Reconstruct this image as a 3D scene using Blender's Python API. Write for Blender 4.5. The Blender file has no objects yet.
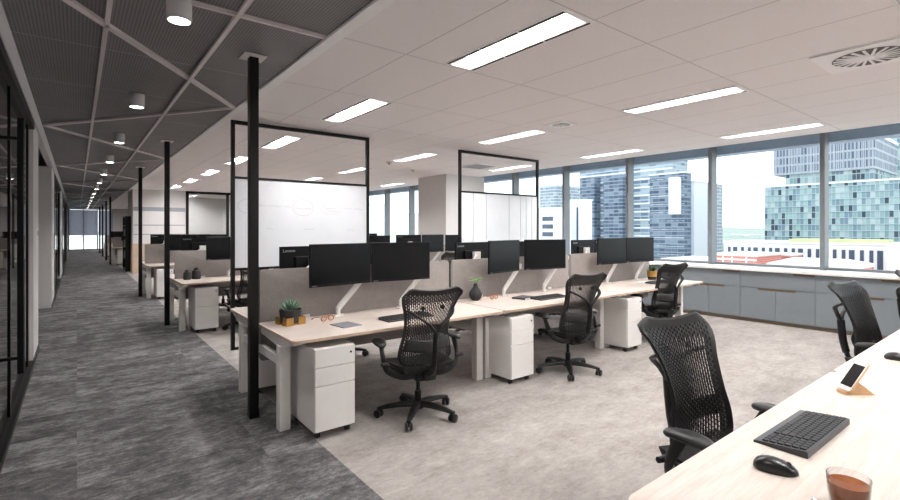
import bpy, bmesh, math, random
from mathutils import Vector, Matrix
random.seed(7)
PI = math.pi
SC = bpy.context.scene
COL = SC.collection
def R(d): return math.radians(d)

# ------------------------------------------------------------------ helpers
def bm_new(): return bmesh.new()

def box(bm, x0, y0, z0, x1, y1, z1, bev=0.0, seg=2, mi=0, mat=None):
    vs = [bm.verts.new(p) for p in ((x0,y0,z0),(x1,y0,z0),(x1,y1,z0),(x0,y1,z0),(x0,y0,z1),(x1,y0,z1),(x1,y1,z1),(x0,y1,z1))]
    fs = [bm.faces.new([vs[i] for i in q]) for q in ((3,2,1,0),(4,5,6,7),(0,1,5,4),(1,2,6,5),(2,3,7,6),(3,0,4,7))]
    for f in fs: f.material_index = mi
    if mat is not None:
        for v in vs: v.co = mat @ v.co
    if bev > 0:
        es = list({e for f in fs for e in f.edges})
        r = bmesh.ops.bevel(bm, geom=es, offset=bev, segments=seg, affect='EDGES', profile=0.5)
        for f in r['faces']: f.material_index = mi
    return bm

def ring(bm, c, t, r, seg, up=None, sx=1.0, sy=1.0):
    t = Vector(t).normalized()
    a = Vector((0,0,1)) if abs(t.z) < 0.95 else Vector((1,0,0))
    if up is not None: a = Vector(up)
    u = t.cross(a).normalized(); w = t.cross(u).normalized()
    return [bm.verts.new(Vector(c) + u*math.cos(2*PI*k/seg)*r*sx + w*math.sin(2*PI*k/seg)*r*sy) for k in range(seg)]

def tube(bm, pts, r, seg=10, cap=True, sx=1.0, sy=1.0, mi=0, up=None):
    pts = [Vector(p) for p in pts]; n = len(pts)
    rs = r if isinstance(r, (list, tuple)) else [r]*n
    rings = []
    for i, p in enumerate(pts):
        t = (pts[min(i+1,n-1)] - pts[max(i-1,0)])
        rings.append(ring(bm, p, t, rs[i], seg, up, sx, sy))
    for a, b in zip(rings, rings[1:]):
        for k in range(seg):
            f = bm.faces.new((a[k], b[k], b[(k+1)%seg], a[(k+1)%seg])); f.material_index = mi
    if cap:
        f = bm.faces.new(rings[0]); f.material_index = mi
        f = bm.faces.new(rings[-1][::-1]); f.material_index = mi
    return bm

def spline(pts, n=6):
    pts = [Vector(p) for p in pts]; out = []
    for i in range(len(pts)-1):
        p0 = pts[max(i-1,0)]; p1 = pts[i]; p2 = pts[i+1]; p3 = pts[min(i+2,len(pts)-1)]
        for k in range(n):
            t = k/n
            out.append(0.5*((2*p1)+(p2-p0)*t+(2*p0-5*p1+4*p2-p3)*t*t+(3*p1-p0-3*p2+p3)*t**3))
    out.append(pts[-1]); return out

def lathe(bm, prof, seg=24, c=(0,0,0), mi=0):
    rings = []
    for r, z in prof:
        if r < 1e-5: rings.append([bm.verts.new((c[0],c[1],c[2]+z))])
        else: rings.append([bm.verts.new((c[0]+r*math.cos(2*PI*k/seg), c[1]+r*math.sin(2*PI*k/seg), c[2]+z)) for k in range(seg)])
    for a, b in zip(rings, rings[1:]):
        for k in range(seg):
            q = [a[k%len(a)], a[(k+1)%seg%len(a)], b[(k+1)%seg%len(b)], b[k%len(b)]]
            u = []
            for v in q:
                if v not in u: u.append(v)
            if len(u) >= 3:
                f = bm.faces.new(u); f.material_index = mi
    return bm

def prism(bm, poly, z0, z1, bev=0.0, mi=0):
    a = [bm.verts.new((x,y,z0)) for x,y in poly]; b = [bm.verts.new((x,y,z1)) for x,y in poly]
    n = len(poly); fs = [bm.faces.new(a[::-1]), bm.faces.new(b)]
    for k in range(n): fs.append(bm.faces.new((a[k],a[(k+1)%n],b[(k+1)%n],b[k])))
    for f in fs: f.material_index = mi
    if bev > 0:
        es = list(fs[0].edges)+list(fs[1].edges)
        r = bmesh.ops.bevel(bm, geom=es, offset=bev, segments=2, affect='EDGES', profile=0.5)
        for f in r['faces']: f.material_index = mi
    return bm

def rrect(x0, y0, x1, y1, r, n=5):
    out = []
    for cx, cy, a0 in ((x1-r,y1-r,0),(x0+r,y1-r,90),(x0+r,y0+r,180),(x1-r,y0+r,270)):
        for k in range(n+1):
            a = R(a0+90*k/n); out.append((cx+r*math.cos(a), cy+r*math.sin(a)))
    return out

def xform(bm, M, verts=None):
    for v in (verts or bm.verts): v.co = M @ v.co
    return bm

def obj(name, bm, mat, parent=None, smooth=False, loc=None, rot=None, mods=None):
    bmesh.ops.recalc_face_normals(bm, faces=bm.faces[:])
    me = bpy.data.meshes.new(name); bm.to_mesh(me); bm.free()
    mats = mat if isinstance(mat, (list, tuple)) else [mat]
    for m in mats: me.materials.append(m)
    if smooth:
        me.shade_smooth()
        try: me.set_sharp_from_angle(angle=R(38))
        except Exception: pass
    o = bpy.data.objects.new(name, me); COL.objects.link(o)
    if parent: o.parent = parent
    if loc is not None: o.location = loc
    if rot is not None: o.rotation_euler = rot
    return o

def thing(name, label, cat, loc=(0,0,0), rz=0.0, group=None):
    o = bpy.data.objects.new(name, None); COL.objects.link(o)
    o.empty_display_size = 0.1
    o.location = loc; o.rotation_euler = (0,0,rz)
    o['label'] = label; o['category'] = cat
    if group: o['group'] = group
    return o

def tag(o, label, cat, group=None):
    o['label'] = label; o['category'] = cat
    if group: o['group'] = group
    return o

def struct(name, bm, mat, parent=None, smooth=False):
    o = obj(name, bm, mat, parent, smooth)
    if parent is None: o['kind'] = 'structure'
    return o

def dup(root, label, loc, rz=0.0, group=None):
    def rec(o, par):
        c = o.copy(); COL.objects.link(c); c.parent = par
        for ch in list(o.children): rec(ch, c)
        return c
    r = rec(root, None)
    r.location = loc; r.rotation_euler = (0,0,rz)
    r['label'] = label
    if group: r['group'] = group
    return r

class Kit:
    """first placement moves the prototype itself, later ones copy it"""
    def __init__(self, make): self.make = make; self.proto = None
    def put(self, label, loc, rz=0.0, group=None):
        if self.proto is None:
            self.proto = self.make(); o = self.proto
            o.location = loc; o.rotation_euler = (0,0,rz); o['label'] = label
            if group: o['group'] = group
            return o
        return dup(self.proto, label, loc, rz, group)

# ------------------------------------------------------------------ materials
class NT:
    def __init__(self, name):
        self.m = bpy.data.materials.new(name); self.m.use_nodes = True
        self.t = self.m.node_tree; self.t.nodes.clear()
        self.out = self.n('ShaderNodeOutputMaterial')
    def n(self, typ, **kw):
        nd = self.t.nodes.new(typ)
        for k, v in kw.items(): setattr(nd, k, v)
        return nd
    def l(self, a, b): self.t.links.new(a, b)
    def bsdf(self, col=None, rough=0.5, metal=0.0, spec=None, **kw):
        b = self.n('ShaderNodeBsdfPrincipled')
        if col is not None: b.inputs['Base Color'].default_value = (*col, 1)
        b.inputs['Roughness'].default_value = rough; b.inputs['Metallic'].default_value = metal
        if spec is not None: b.inputs['Specular IOR Level'].default_value = spec
        for k, v in kw.items(): b.inputs[k].default_value = v
        self.l(b.outputs[0], self.out.inputs[0]); return b
    def math(self, op, a, b=None, c=None, clamp=False):
        nd = self.n('ShaderNodeMath', operation=op); nd.use_clamp = clamp
        for i, v in enumerate((a, b, c)):
            if v is None: continue
            if isinstance(v, (int, float)): nd.inputs[i].default_value = v
            else: self.l(v, nd.inputs[i])
        return nd.outputs[0]
    def mix(self, fac, a, b):
        nd = self.n('ShaderNodeMix', data_type='RGBA')
        for s, v in ((nd.inputs[0], fac), (nd.inputs[6], a), (nd.inputs[7], b)):
            if isinstance(v, (int, float)): s.default_value = v
            elif isinstance(v, tuple): s.default_value = (*v, 1)
            else: self.l(v, s)
        return nd.outputs[2]
    def coords(self, kind='Object'):
        return self.n('ShaderNodeTexCoord').outputs[kind]
    def sep(self, v):
        s = self.n('ShaderNodeSeparateXYZ'); self.l(v, s.inputs[0]); return s.outputs
    def noise(self, vec, scale, detail=4, rough=0.55, stretch=None):
        if stretch:
            mp = self.n('ShaderNodeMapping'); mp.inputs['Scale'].default_value = stretch
            self.l(vec, mp.inputs[0]); vec = mp.outputs[0]
        nz = self.n('ShaderNodeTexNoise'); nz.inputs['Scale'].default_value = scale
        nz.inputs['Detail'].default_value = detail; nz.inputs['Roughness'].default_value = rough
        self.l(vec, nz.inputs['Vector']); return nz.outputs[0]
    def ramp(self, fac, stops):
        r = self.n('ShaderNodeValToRGB'); e = r.color_ramp.elements
        e[0].position = stops[0][0]; e[0].color = (*stops[0][1], 1)
        e[1].position = stops[-1][0]; e[1].color = (*stops[-1][1], 1)
        for p, c in stops[1:-1]:
            q = e.new(p); q.color = (*c, 1)
        self.l(fac, r.inputs[0]); return r.outputs[0]
    def bump(self, b, h, strength=0.3, dist=0.01):
        bp = self.n('ShaderNodeBump'); bp.inputs['Strength'].default_value = strength
        bp.inputs['Distance'].default_value = dist
        self.l(h, bp.inputs['Height']); self.l(bp.outputs[0], b.inputs['Normal'])

def srgb(r, g, b):
    def f(c):
        c /= 255.0
        return c/12.92 if c <= 0.04045 else ((c+0.055)/1.055)**2.4
    return (f(r), f(g), f(b))

def plain(name, rgb, rough=0.5, metal=0.0, spec=None, var=0.04, scale=9.0, bump=0.0, bscale=200.0, **kw):
    k = NT(name); b = k.bsdf(rgb, rough, metal, spec, **kw)
    co = k.coords()
    nz = k.noise(co, scale, 3)
    lo = tuple(max(0, c*(1-var)) for c in rgb); hi = tuple(min(1, c*(1+var)) for c in rgb)
    k.l(k.ramp(nz, [(0.3, lo), (0.7, hi)]), b.inputs['Base Color'])
    if bump > 0: k.bump(b, k.noise(co, bscale, 2), bump, 0.002)
    return k.m

M = {}
M['white_wall'] = plain('white_paint', srgb(214,210,208), 0.75, var=0.015)
M['room_wall'] = plain('grey_paint', srgb(150,148,148), 0.8, var=0.02)
M['white_metal'] = plain('white_powder_coat', srgb(226,222,217), 0.42, var=0.015)
M['white_satin'] = plain('white_lamp_body', srgb(205,203,202), 0.5, var=0.01)
M['black_metal'] = plain('black_powder_coat', srgb(11,10,10), 0.4, spec=0.3, var=0.1)
M['black_plastic'] = plain('black_plastic', srgb(34,33,33), 0.42, var=0.08)
M['chair_graphite'] = plain('graphite_plastic', srgb(26,25,26), 0.45, spec=0.3, var=0.06, bump=0.08, bscale=300)
M['mesh_black'] = plain('moulded_mesh_polymer', srgb(30,28,28), 0.45, spec=0.35, var=0.06)
M['seat_weave'] = plain('dark_weave', srgb(20,20,20), 0.8, var=0.2, scale=150, bump=0.3)
M['soft_black'] = plain('soft_arm_rubber', srgb(26,25,26), 0.45, var=0.05)
M['caster_black'] = plain('caster_black', srgb(22,22,23), 0.35, var=0.05)
M['display'] = plain('display_glass', srgb(10,11,13), 0.25, spec=0.25, var=0.05)
M['bezel'] = plain('monitor_housing', srgb(10,10,11), 0.5, spec=0.25, var=0.05)
M['logo_grey'] = plain('logo_grey', srgb(175,175,178), 0.5, var=0.0)
M['cab_grey'] = plain('grey_laminate', srgb(122,129,134), 0.55, var=0.015)
M['counter_white'] = plain('white_counter', srgb(232,228,224), 0.35, var=0.01)
M['oak'] = plain('oak_recess', srgb(112,92,76), 0.6, var=0.12, scale=30)
M['kick'] = plain('bronze_kickboard', srgb(120,106,92), 0.6, var=0.05)
M['alu'] = plain('anodised_aluminium', srgb(122,127,132), 0.45, metal=0.1, var=0.03)
M['head'] = plain('blue_grey_soffit', srgb(160,172,190), 0.7, var=0.05)
M['rib'] = plain('ceiling_rib_paint', srgb(214,206,205), 0.6, var=0.02)
M['bulk'] = plain('bulkhead_grey', srgb(214,212,213), 0.6, var=0.03)
M['trim_white'] = plain('white_trim', srgb(244,242,241), 0.5, var=0.01)
M['slot_black'] = plain('air_slot_black', srgb(46,40,40), 0.8)
M['brass'] = plain('brushed_brass', srgb(190,150,85), 0.3, metal=0.9, var=0.08, scale=40)
M['pot_black'] = plain('matt_black_ceramic', srgb(34,32,34), 0.6, var=0.08, scale=40)
M['leaf'] = plain('fresh_green_leaf', srgb(96,150,60), 0.5, var=0.25, scale=30)
M['succulent'] = plain('grey_green_leaf', srgb(112,142,122), 0.5, var=0.25, scale=40)
M['dark_leaf'] = plain('dark_green_leaf', srgb(64,86,48), 0.5, var=0.3, scale=30)
M['soil'] = plain('soil', srgb(50,38,30), 0.95, var=0.3, scale=90)
M['copper'] = plain('copper_acetate', srgb(205,130,95), 0.28, metal=0.5, var=0.15, scale=60)
M['grey_cover'] = plain('grey_notebook_cover', srgb(118,120,126), 0.7, var=0.05)
M['dark_cover'] = plain('charcoal_notebook_cover', srgb(74,72,74), 0.7, var=0.05)
M['paper'] = plain('paper', srgb(238,236,232), 0.8, var=0.02)
M['keycap'] = plain('keycap_black', srgb(22,22,24), 0.5, var=0.05)
M['kb_body'] = plain('keyboard_body', srgb(50,51,54), 0.38, var=0.04)
M['mouse'] = plain('mouse_black', srgb(22,22,24), 0.3, var=0.05)
M['chrome'] = plain('polished_steel', (0.75,0.75,0.76), 0.15, metal=1.0, var=0.01)
M['light_wood'] = plain('light_wood_stand', srgb(206,166,122), 0.5, var=0.12, scale=30)
M['gold'] = plain('rose_gold', srgb(214,176,140), 0.3, metal=0.6, var=0.03)
M['phone_white'] = plain('phone_white', srgb(238,238,240), 0.25, var=0.0)
M['phone_screen'] = plain('phone_screen', srgb(24,25,30), 0.12, var=0.02)
M['marker'] = plain('marker_ink', srgb(172,170,172), 0.8, var=0.1)
M['reflector'] = plain('fixture_reflector', srgb(96,96,98), 0.6, var=0.01)
M['wood_panel'] = plain('beige_panel', srgb(196,172,150), 0.6, var=0.05, scale=6)
M['band'] = plain('grey_band', srgb(150,154,160), 0.6, var=0.03)
def mat_blind():
    k = NT('blue_grey_blind'); d_ = k.n('ShaderNodeBsdfDiffuse'); t_ = k.n('ShaderNodeBsdfTranslucent'); mx = k.n('ShaderNodeMixShader')
    c = k.ramp(k.noise(k.coords(), 8, 3), [(0.3, srgb(184,184,192)), (0.7, srgb(192,192,200))]); k.l(c, d_.inputs[0]); k.l(c, t_.inputs[0]); mx.inputs[0].default_value = 0.6
    k.l(d_.outputs[0], mx.inputs[1]); k.l(t_.outputs[0], mx.inputs[2]); k.l(mx.outputs[0], k.out.inputs[0]); return k.m
M['blind'] = mat_blind()
M['swivel'] = plain('diffuser_shadow_grey', srgb(96,90,90), 0.7, var=0.1)

def mat_emit(name, col, strength):
    k = NT(name); e = k.n('ShaderNodeEmission'); e.inputs[0].default_value = (*col,1); e.inputs[1].default_value = strength
    k.l(e.outputs[0], k.out.inputs[0]); return k.m
M['lens'] = mat_emit('troffer_lens', (1.0,0.99,0.99), 92.0)
M['can_lens'] = mat_emit('downlight_lens', (1.0,0.96,0.92), 25.0)

def mat_glass(name, tint, refl=0.08, rough=0.02):
    k = NT(name)
    tr = k.n('ShaderNodeBsdfTransparent'); tr.inputs[0].default_value = (*tint,1)
    gl = k.n('ShaderNodeBsdfGlossy'); gl.inputs['Roughness'].default_value = rough
    lw = k.n('ShaderNodeLayerWeight'); lw.inputs[0].default_value = 0.5
    fr = k.math('MULTIPLY_ADD', k.math('POWER', lw.outputs['Facing'], 4.0), 0.75, 0.04)
    mx = k.n('ShaderNodeMixShader')
    k.l(k.math('MULTIPLY', fr, refl/0.04*0.5, clamp=True), mx.inputs[0])
    k.l(tr.outputs[0], mx.inputs[1]); k.l(gl.outputs[0], mx.inputs[2]); k.l(mx.outputs[0], k.out.inputs[0])
    return k.m
M['pane'] = mat_glass('window_glass', (0.94,0.98,0.99), 0.025)
M['dark_pane'] = mat_glass('smoked_glass', (0.55,0.55,0.56), 0.10)
M['clear_pane'] = mat_glass('partition_glass', (0.92,0.94,0.94), 0.05)

M['cup'] = mat_glass('drinking_glass', (0.965,0.97,0.97), 0.12)
def mat_tea():
    k = NT('brown_tea'); b = k.bsdf(srgb(150,84,42), 0.05); b.inputs['Transmission Weight'].default_value = 0.25
    b.inputs['IOR'].default_value = 1.33
    nz = k.noise(k.coords(), 30, 2); k.l(k.ramp(nz, [(0.3, srgb(140,74,36)), (0.7, srgb(158,90,46))]), b.inputs['Base Color'])
    return k.m
M['tea'] = mat_tea()

def mat_desk():
    k = NT('pale_birch_laminate'); b = k.bsdf(rough=0.42)
    co = k.coords()
    g = k.noise(co, 3.0, 6, 0.6, (1.2, 14.0, 14.0))
    g2 = k.noise(co, 14.0, 4, 0.6, (0.8, 12.0, 12.0))
    s = k.math('ADD', k.math('MULTIPLY', g, 0.65), k.math('MULTIPLY', g2, 0.35))
    k.l(k.ramp(s, [(0.35, srgb(186,172,160)), (0.5, srgb(199,186,176)), (0.65, srgb(208,196,187))]), b.inputs['Base Color'])
    return k.m
M['desk'] = mat_desk()
M['desk_edge'] = plain('birch_edge_band', srgb(196,172,150), 0.5, var=0.05, scale=20)

def mat_fabric():
    k = NT('taupe_panel_fabric'); b = k.bsdf(rough=0.95, spec=0.1)
    co = k.coords(); n1 = k.noise(co, 260, 2); n2 = k.noise(co, 12, 3)
    s = k.math('ADD', k.math('MULTIPLY', n1, 0.8), k.math('MULTIPLY', n2, 0.2))
    k.l(k.ramp(s, [(0.35, srgb(138,131,128)), (0.65, srgb(166,158,154))]), b.inputs['Base Color'])
    k.bump(b, n1, 0.25, 0.002); return k.m
M['fabric'] = mat_fabric()

def mat_carpet(name, lo, mid, hi, tile=0.5, amp=1.0):
    k = NT(name); b = k.bsdf(rough=1.0, spec=0.05)
    co = k.coords(); x, y, z = k.sep(co)
    tx = k.math('FLOOR', k.math('DIVIDE', x, tile*2)); ty = k.math('FLOOR', k.math('DIVIDE', y, tile))
    cm = k.n('ShaderNodeCombineXYZ'); k.l(tx, cm.inputs[0]); k.l(ty, cm.inputs[1])
    wn = k.n('ShaderNodeTexWhiteNoise', noise_dimensions='2D'); k.l(cm.outputs[0], wn.inputs['Vector'])
    off = k.n('ShaderNodeCombineXYZ'); k.l(k.math('MULTIPLY', wn.outputs[0], 0.35), off.inputs[0])
    ad = k.n('ShaderNodeVectorMath', operation='ADD'); k.l(co, ad.inputs[0]); k.l(off.outputs[0], ad.inputs[1])
    a = k.noise(ad.outputs[0], 2.6, 10, 0.78, (1.0, 1.5, 1)); c = k.noise(co, 15.0, 7, 0.78, (1.0, 2.2, 1)); f = k.noise(co, 160, 2)
    s = k.math('ADD', k.math('MULTIPLY', a, 0.5*amp), k.math('ADD', k.math('MULTIPLY', c, 0.33), k.math('MULTIPLY', f, 0.17)))
    s = k.math('ADD', s, k.math('MULTIPLY', wn.outputs[0], 0.02))
    k.l(k.ramp(s, [(0.40, lo), (0.5, mid), (0.61, hi)]), b.inputs['Base Color'])
    k.bump(b, f, 0.4, 0.004); return k.m
M['carpet_dark'] = mat_carpet('charcoal_mottled_carpet', srgb(56,55,56), srgb(94,92,93), srgb(150,147,148))
M['carpet_light'] = mat_carpet('pale_greige_mottled_carpet', srgb(128,121,117), srgb(152,145,141), srgb(172,165,160))

def line_mask(k, v, pitch, off, w):
    """1 on thin lines at off + n*pitch, width w"""
    t = k.math('FRACT', k.math('DIVIDE', k.math('SUBTRACT', v, off - w/2), pitch))
    return k.math('LESS_THAN', t, w/pitch)

def mat_ceiling():
    k = NT('white_tile_ceiling'); b = k.bsdf(rough=0.9, spec=0.1)
    co = k.coords(); x, y, z = k.sep(co)
    mx = line_mask(k, x, 0.64, 1.40, 0.007); my = line_mask(k, y, 1.28, 0.61, 0.009)
    base = k.ramp(k.noise(co, 60, 3), [(0.3, srgb(238,232,231)), (0.7, srgb(242,236,235))])
    c1 = k.mix(mx, base, srgb(182,176,176)); c2 = k.mix(my, c1, srgb(198,193,193))
    mw = line_mask(k, y, 2.56, 0.61+0.018, 0.016)
    c3 = k.mix(mw, c2, srgb(232,229,228))
    k.l(c3, b.inputs['Base Color'])
    h = k.math('MAXIMUM', mx, my); k.bump(b, k.math('SUBTRACT', 1.0, h), 0.3, 0.004); return k.m
M['ceiling'] = mat_ceiling()

def mat_perf():
    k = NT('perforated_charcoal_ceiling'); b = k.bsdf(rough=0.55, metal=0.0, spec=0.4)
    co = k.coords(); x, y, z = k.sep(co)
    fx = k.math('SUBTRACT', k.math('FRACT', k.math('DIVIDE', x, 0.02)), 0.5); fy = k.math('SUBTRACT', k.math('FRACT', k.math('DIVIDE', y, 0.02)), 0.5)
    d = k.math('ADD', k.math('MULTIPLY', fx, fx), k.math('MULTIPLY', fy, fy))
    hole = k.math('LESS_THAN', d, 0.06)
    base = k.ramp(k.noise(co, 2.5, 3), [(0.3, srgb(112,109,110)), (0.7, srgb(122,119,120))])
    c = k.mix(hole, base, srgb(46,44,44))
    my = line_mask(k, y, 1.28, 0.65, 0.012)
    k.l(k.mix(my, c, srgb(150,146,146)), b.inputs['Base Color']); return k.m
M['perf'] = mat_perf()

def mat_board():
    k = NT('whiteboard_enamel'); b = k.bsdf(rough=0.25)
    k.l(k.ramp(k.noise(k.coords(), 3, 3), [(0.3, srgb(212,214,217)), (0.7, srgb(220,221,223))]), b.inputs['Base Color']); return k.m
M['board'] = mat_board()

def mat_grid(name, cw, ch, cols, linec, lw=0.12, lh=0.2, rough=0.5, seed=0.0, dark_clusters=False):
    """curtain wall: panes of mixed tint between mullion lines; runs over x, y (facade axes) and z"""
    k = NT(name); b = k.bsdf(rough=rough, spec=0.3)
    co = k.coords(); x, y, z = k.sep(co)
    h = k.math('ADD', x, y)
    cx = k.math('FLOOR', k.math('DIVIDE', h, cw)); cz = k.math('FLOOR', k.math('DIVIDE', z, ch))
    cm = k.n('ShaderNodeCombineXYZ'); k.l(cx, cm.inputs[0]); k.l(cz, cm.inputs[1]); cm.inputs[2].default_value = seed
    wn = k.n('ShaderNodeTexWhiteNoise', noise_dimensions='3D'); k.l(cm.outputs[0], wn.inputs['Vector'])
    r = k.ramp(wn.outputs[0], cols); k.t.nodes[-1]
    for nd in list(k.t.nodes):
        if nd.type == 'VALTORGB': nd.color_ramp.interpolation = 'CONSTANT'
    cl = k.noise(cm.outputs[0], 0.33, 2)
    w2 = k.n('ShaderNodeTexWhiteNoise', noise_dimensions='3D'); ad2 = k.n('ShaderNodeVectorMath', operation='ADD'); ad2.inputs[1].default_value = (7.3, 2.1, 5.5); k.l(cm.outputs[0], ad2.inputs[0]); k.l(ad2.outputs[0], w2.inputs['Vector'])
    dk = k.math('GREATER_THAN', k.math('MULTIPLY', w2.outputs[0], cl), 0.47 if dark_clusters else 2.0)
    r = k.mix(dk, r, srgb(62,80,92))
    m1 = line_mask(k, h, cw, 0, cw*lw); m2 = line_mask(k, z, ch, 0, ch*lh)
    k.l(k.mix(k.math('MAXIMUM', m1, m2), r, linec), b.inputs['Base Color']); return k.m
T = srgb  # curtain wall palettes below have some pale distance haze mixed into their colours
M['teal_glass'] = mat_grid('teal_curtain_wall', 0.50, 0.95,
    [(0.0,T(134,158,161)),(0.22,T(150,171,173)),(0.42,T(117,145,151)),(0.58,T(167,183,184)),(0.72,T(110,133,148)),(0.84,T(143,171,168)),(0.93,T(50,70,79)),(0.985,T(185,194,194))], T(176,185,188), 0.10, 0.10, dark_clusters=True)
M['fin_glass'] = mat_grid('finned_curtain_wall', 0.42, 1.35,
    [(0.0,T(108,119,134)),(0.3,T(129,137,151)),(0.55,T(93,105,121)),(0.75,T(143,152,164)),(0.95,T(81,92,107))], T(178,182,188), 0.28, 0.22, seed=3)
M['blue_glass'] = mat_grid('blue_banded_tower', 1.6, 0.8,
    [(0.0,T(124,142,161)),(0.25,T(143,160,175)),(0.5,T(103,124,146)),(0.7,T(160,176,186)),(0.9,T(91,110,131))], T(172,182,190), 0.05, 0.3, seed=5)
M['navy_glass'] = mat_grid('navy_banded_tower', 1.1, 0.72,
    [(0.0,T(77,92,111)),(0.3,T(94,109,128)),(0.55,T(66,81,101)),(0.8,T(120,135,151))], T(133,145,159), 0.06, 0.3, seed=8)
M['slim_glass'] = mat_grid('pale_slim_tower', 0.9, 0.8, [(0.0,T(134,150,165)),(0.4,T(158,170,181)),(0.7,T(117,135,153))], T(185,192,196), 0.12, 0.35, seed=2)
M['bwhite'] = plain('white_render', T(232,234,238), 0.8, var=0.02, scale=0.6)
M['bcream'] = plain('cream_render', T(226,218,204), 0.8, var=0.04, scale=0.6)
M['finmat'] = plain('pale_blue_fin', T(170,180,196), 0.6, var=0.03)
M['bdark'] = plain('dark_window_glass', T(66,80,100), 0.3, var=0.15, scale=0.8)
M['bgreen'] = plain('roof_planting', T(196,206,150), 0.9, var=0.2, scale=1.2)
M['broof'] = plain('pale_roof', T(222,222,222), 0.85, var=0.05, scale=0.5)
def mat_brick():
    k = NT('red_brick_bands'); b = k.bsdf(rough=0.9)
    br = k.n('ShaderNodeTexBrick'); br.inputs['Scale'].default_value = 1.0
    br.inputs['Color1'].default_value = (*T(190,112,102),1); br.inputs['Color2'].default_value = (*T(200,128,118),1); br.inputs['Mortar'].default_value = (*T(226,178,168),1)
    br.inputs['Brick Width'].default_value = 0.6; br.inputs['Row Height'].default_value = 0.2
    mp = k.n('ShaderNodeMapping'); mp.inputs['Rotation'].default_value = (PI/2, 0, PI/2)
    x, y, z = k.sep(k.coords()); cm = k.n('ShaderNodeCombineXYZ'); k.l(k.math('ADD', x, y), cm.inputs[0]); k.l(z, cm.inputs[1])
    k.l(cm.outputs[0], br.inputs['Vector']); k.l(br.outputs[0], b.inputs['Base Color']); return k.m
M['brick'] = mat_brick()
def mat_ground():
    k = NT('hazy_city_ground'); b = k.bsdf(rough=1.0)
    co = k.coords(); a = k.noise(co, 0.02, 6, 0.7); c = k.noise(co, 0.006, 4)
    s = k.math('ADD', k.math('MULTIPLY', a, 0.6), k.math('MULTIPLY', c, 0.4))
    k.l(k.ramp(s, [(0.38, T(150,160,150)), (0.5, T(196,196,192)), (0.6, T(222,220,218))]), b.inputs['Base Color']); return k.m
M['ground'] = mat_ground()
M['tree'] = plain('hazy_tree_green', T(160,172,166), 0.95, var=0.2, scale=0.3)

# ------------------------------------------------------------------ setting
H = 2.8725
XG = 9.25     # window glass line
XC = 1.34     # carpet joint
XD = 1.40     # edge between the dark and the white ceiling
XL = -0.42    # corridor glass line
bm = bm_new(); box(bm, -4.2, -5, -0.12, XC, 40, 0); struct('floor', bm, M['carpet_dark'])
bm = bm_new(); box(bm, XC, -5, -0.12, XG+0.2, 40, 0); struct('floor', bm, M['carpet_light'])
LX = (2.55, 5.10, 7.66)
def light_rows(c):
    return [1.91 + 2.56*(k-2) for k in range(9) if not (c == 2 and 9.0 < 1.91 + 2.56*(k-2) < 10.8)]
FARL = ((3.8,21.6),(6.4,21.6),(2.56,27.2),(2.56,31.0),(2.56,35.5))
holes = [(LX[c]-0.105, y+0.03, LX[c]+0.105, y+1.21) for c in range(3) for y in light_rows(c)] + [(x-0.105, y+0.03, x+0.105, y+1.21) for x, y in FARL]
def holed(bm, x0, x1, y0, y1, hs, z):
    ax = sorted({x0, x1, *[h[0] for h in hs], *[h[2] for h in hs]}); ay = sorted({y0, y1, *[h[1] for h in hs], *[h[3] for h in hs]})
    for a, b in zip(ax, ax[1:]):
        for c, d in zip(ay, ay[1:]):
            mx, my = (a+b)/2, (c+d)/2
            if any(h[0] < mx < h[2] and h[1] < my < h[3] for h in hs): continue
            bm.faces.new([bm.verts.new(p) for p in ((a,c,z),(a,d,z),(b,d,z),(b,c,z))])
bm = bm_new(); holed(bm, XD, 8.40, -5, 19.5, [h for h in holes if h[1] < 19.5], H); holed(bm, XD, XG+0.2, 19.5, 40, [h for h in holes if h[1] > 19.5], H)
box(bm, XD, -5, H+0.10, 8.40, 19.5, H+0.15); box(bm, XD, 19.5, H+0.10, XG+0.2, 40, H+0.15); box(bm, 8.38, -5, H, 8.40, 19.5, H+0.45); box(bm, 8.38, -5, H+0.40, XG+0.3, 19.5, H+0.45)
struct('ceiling', bm, M['ceiling'])
bm = bm_new(); box(bm, -4.2, -5, H, XD, 40, H+0.15); struct('ceiling', bm, M['perf'])
bm = bm_new(); box(bm, XD, -5, H-0.022, XD+0.09, 19.5, H-0.0005, 0.003); struct('trim_1', bm, M['trim_white'])
# back walls
bm = bm_new(); box(bm, -4.2, -5.15, 0, XG+0.2, -5, H+0.4); struct('wall_back', bm, M['white_wall'])
bm = bm_new(); box(bm, -4.35, -5, 0, -4.2, 40, H); struct('wall_meeting_rooms', bm, M['room_wall'])
# dark ceiling ribs
def rib(p, q, w, nm):
    bm = bm_new(); p = Vector((*p,0)); q = Vector((*q,0)); d = (q-p); L = d.length; a = math.atan2(d.y, d.x)
    box(bm, 0, -w/2, H-0.025, L, w/2, H+0.002, mat=Matrix.Translation(p) @ Matrix.Rotation(a, 4, 'Z')); struct(nm, bm, M['rib'])
n = 2
for xx in (0.155, 0.808):
    rib((xx, -4.9), (xx, 39.5), 0.028, f'trim_{n}'); n += 1
zz = [(-0.34, 3.20)]; s = 1
y = 3.20
while y < 36:
    y += 2.51; zz.append((1.385 if s else -0.34, y)); s = 1 - s
zz = [(1.385, 0.7)] + zz
for a, b in zip(zz, zz[1:]):
    rib(a, b, 0.045, f'trim_{n}'); n += 1
for yy in (3.22,):
    rib((-0.34, yy), (1.385, yy), 0.022, f'trim_{n}'); n += 1
# left bulkhead and wall
bm = bm_new(); box(bm, -0.44, -5, 2.68, -0.36, 39.5, H+0.001, 0.004); struct(f'trim_{n}', bm, M['bulk']); n += 1
bm = bm_new(); box(bm, -0.56, -5, 0, -0.40, 3.9, 2.68); struct('wall_left', bm, M['white_wall'])
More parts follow.
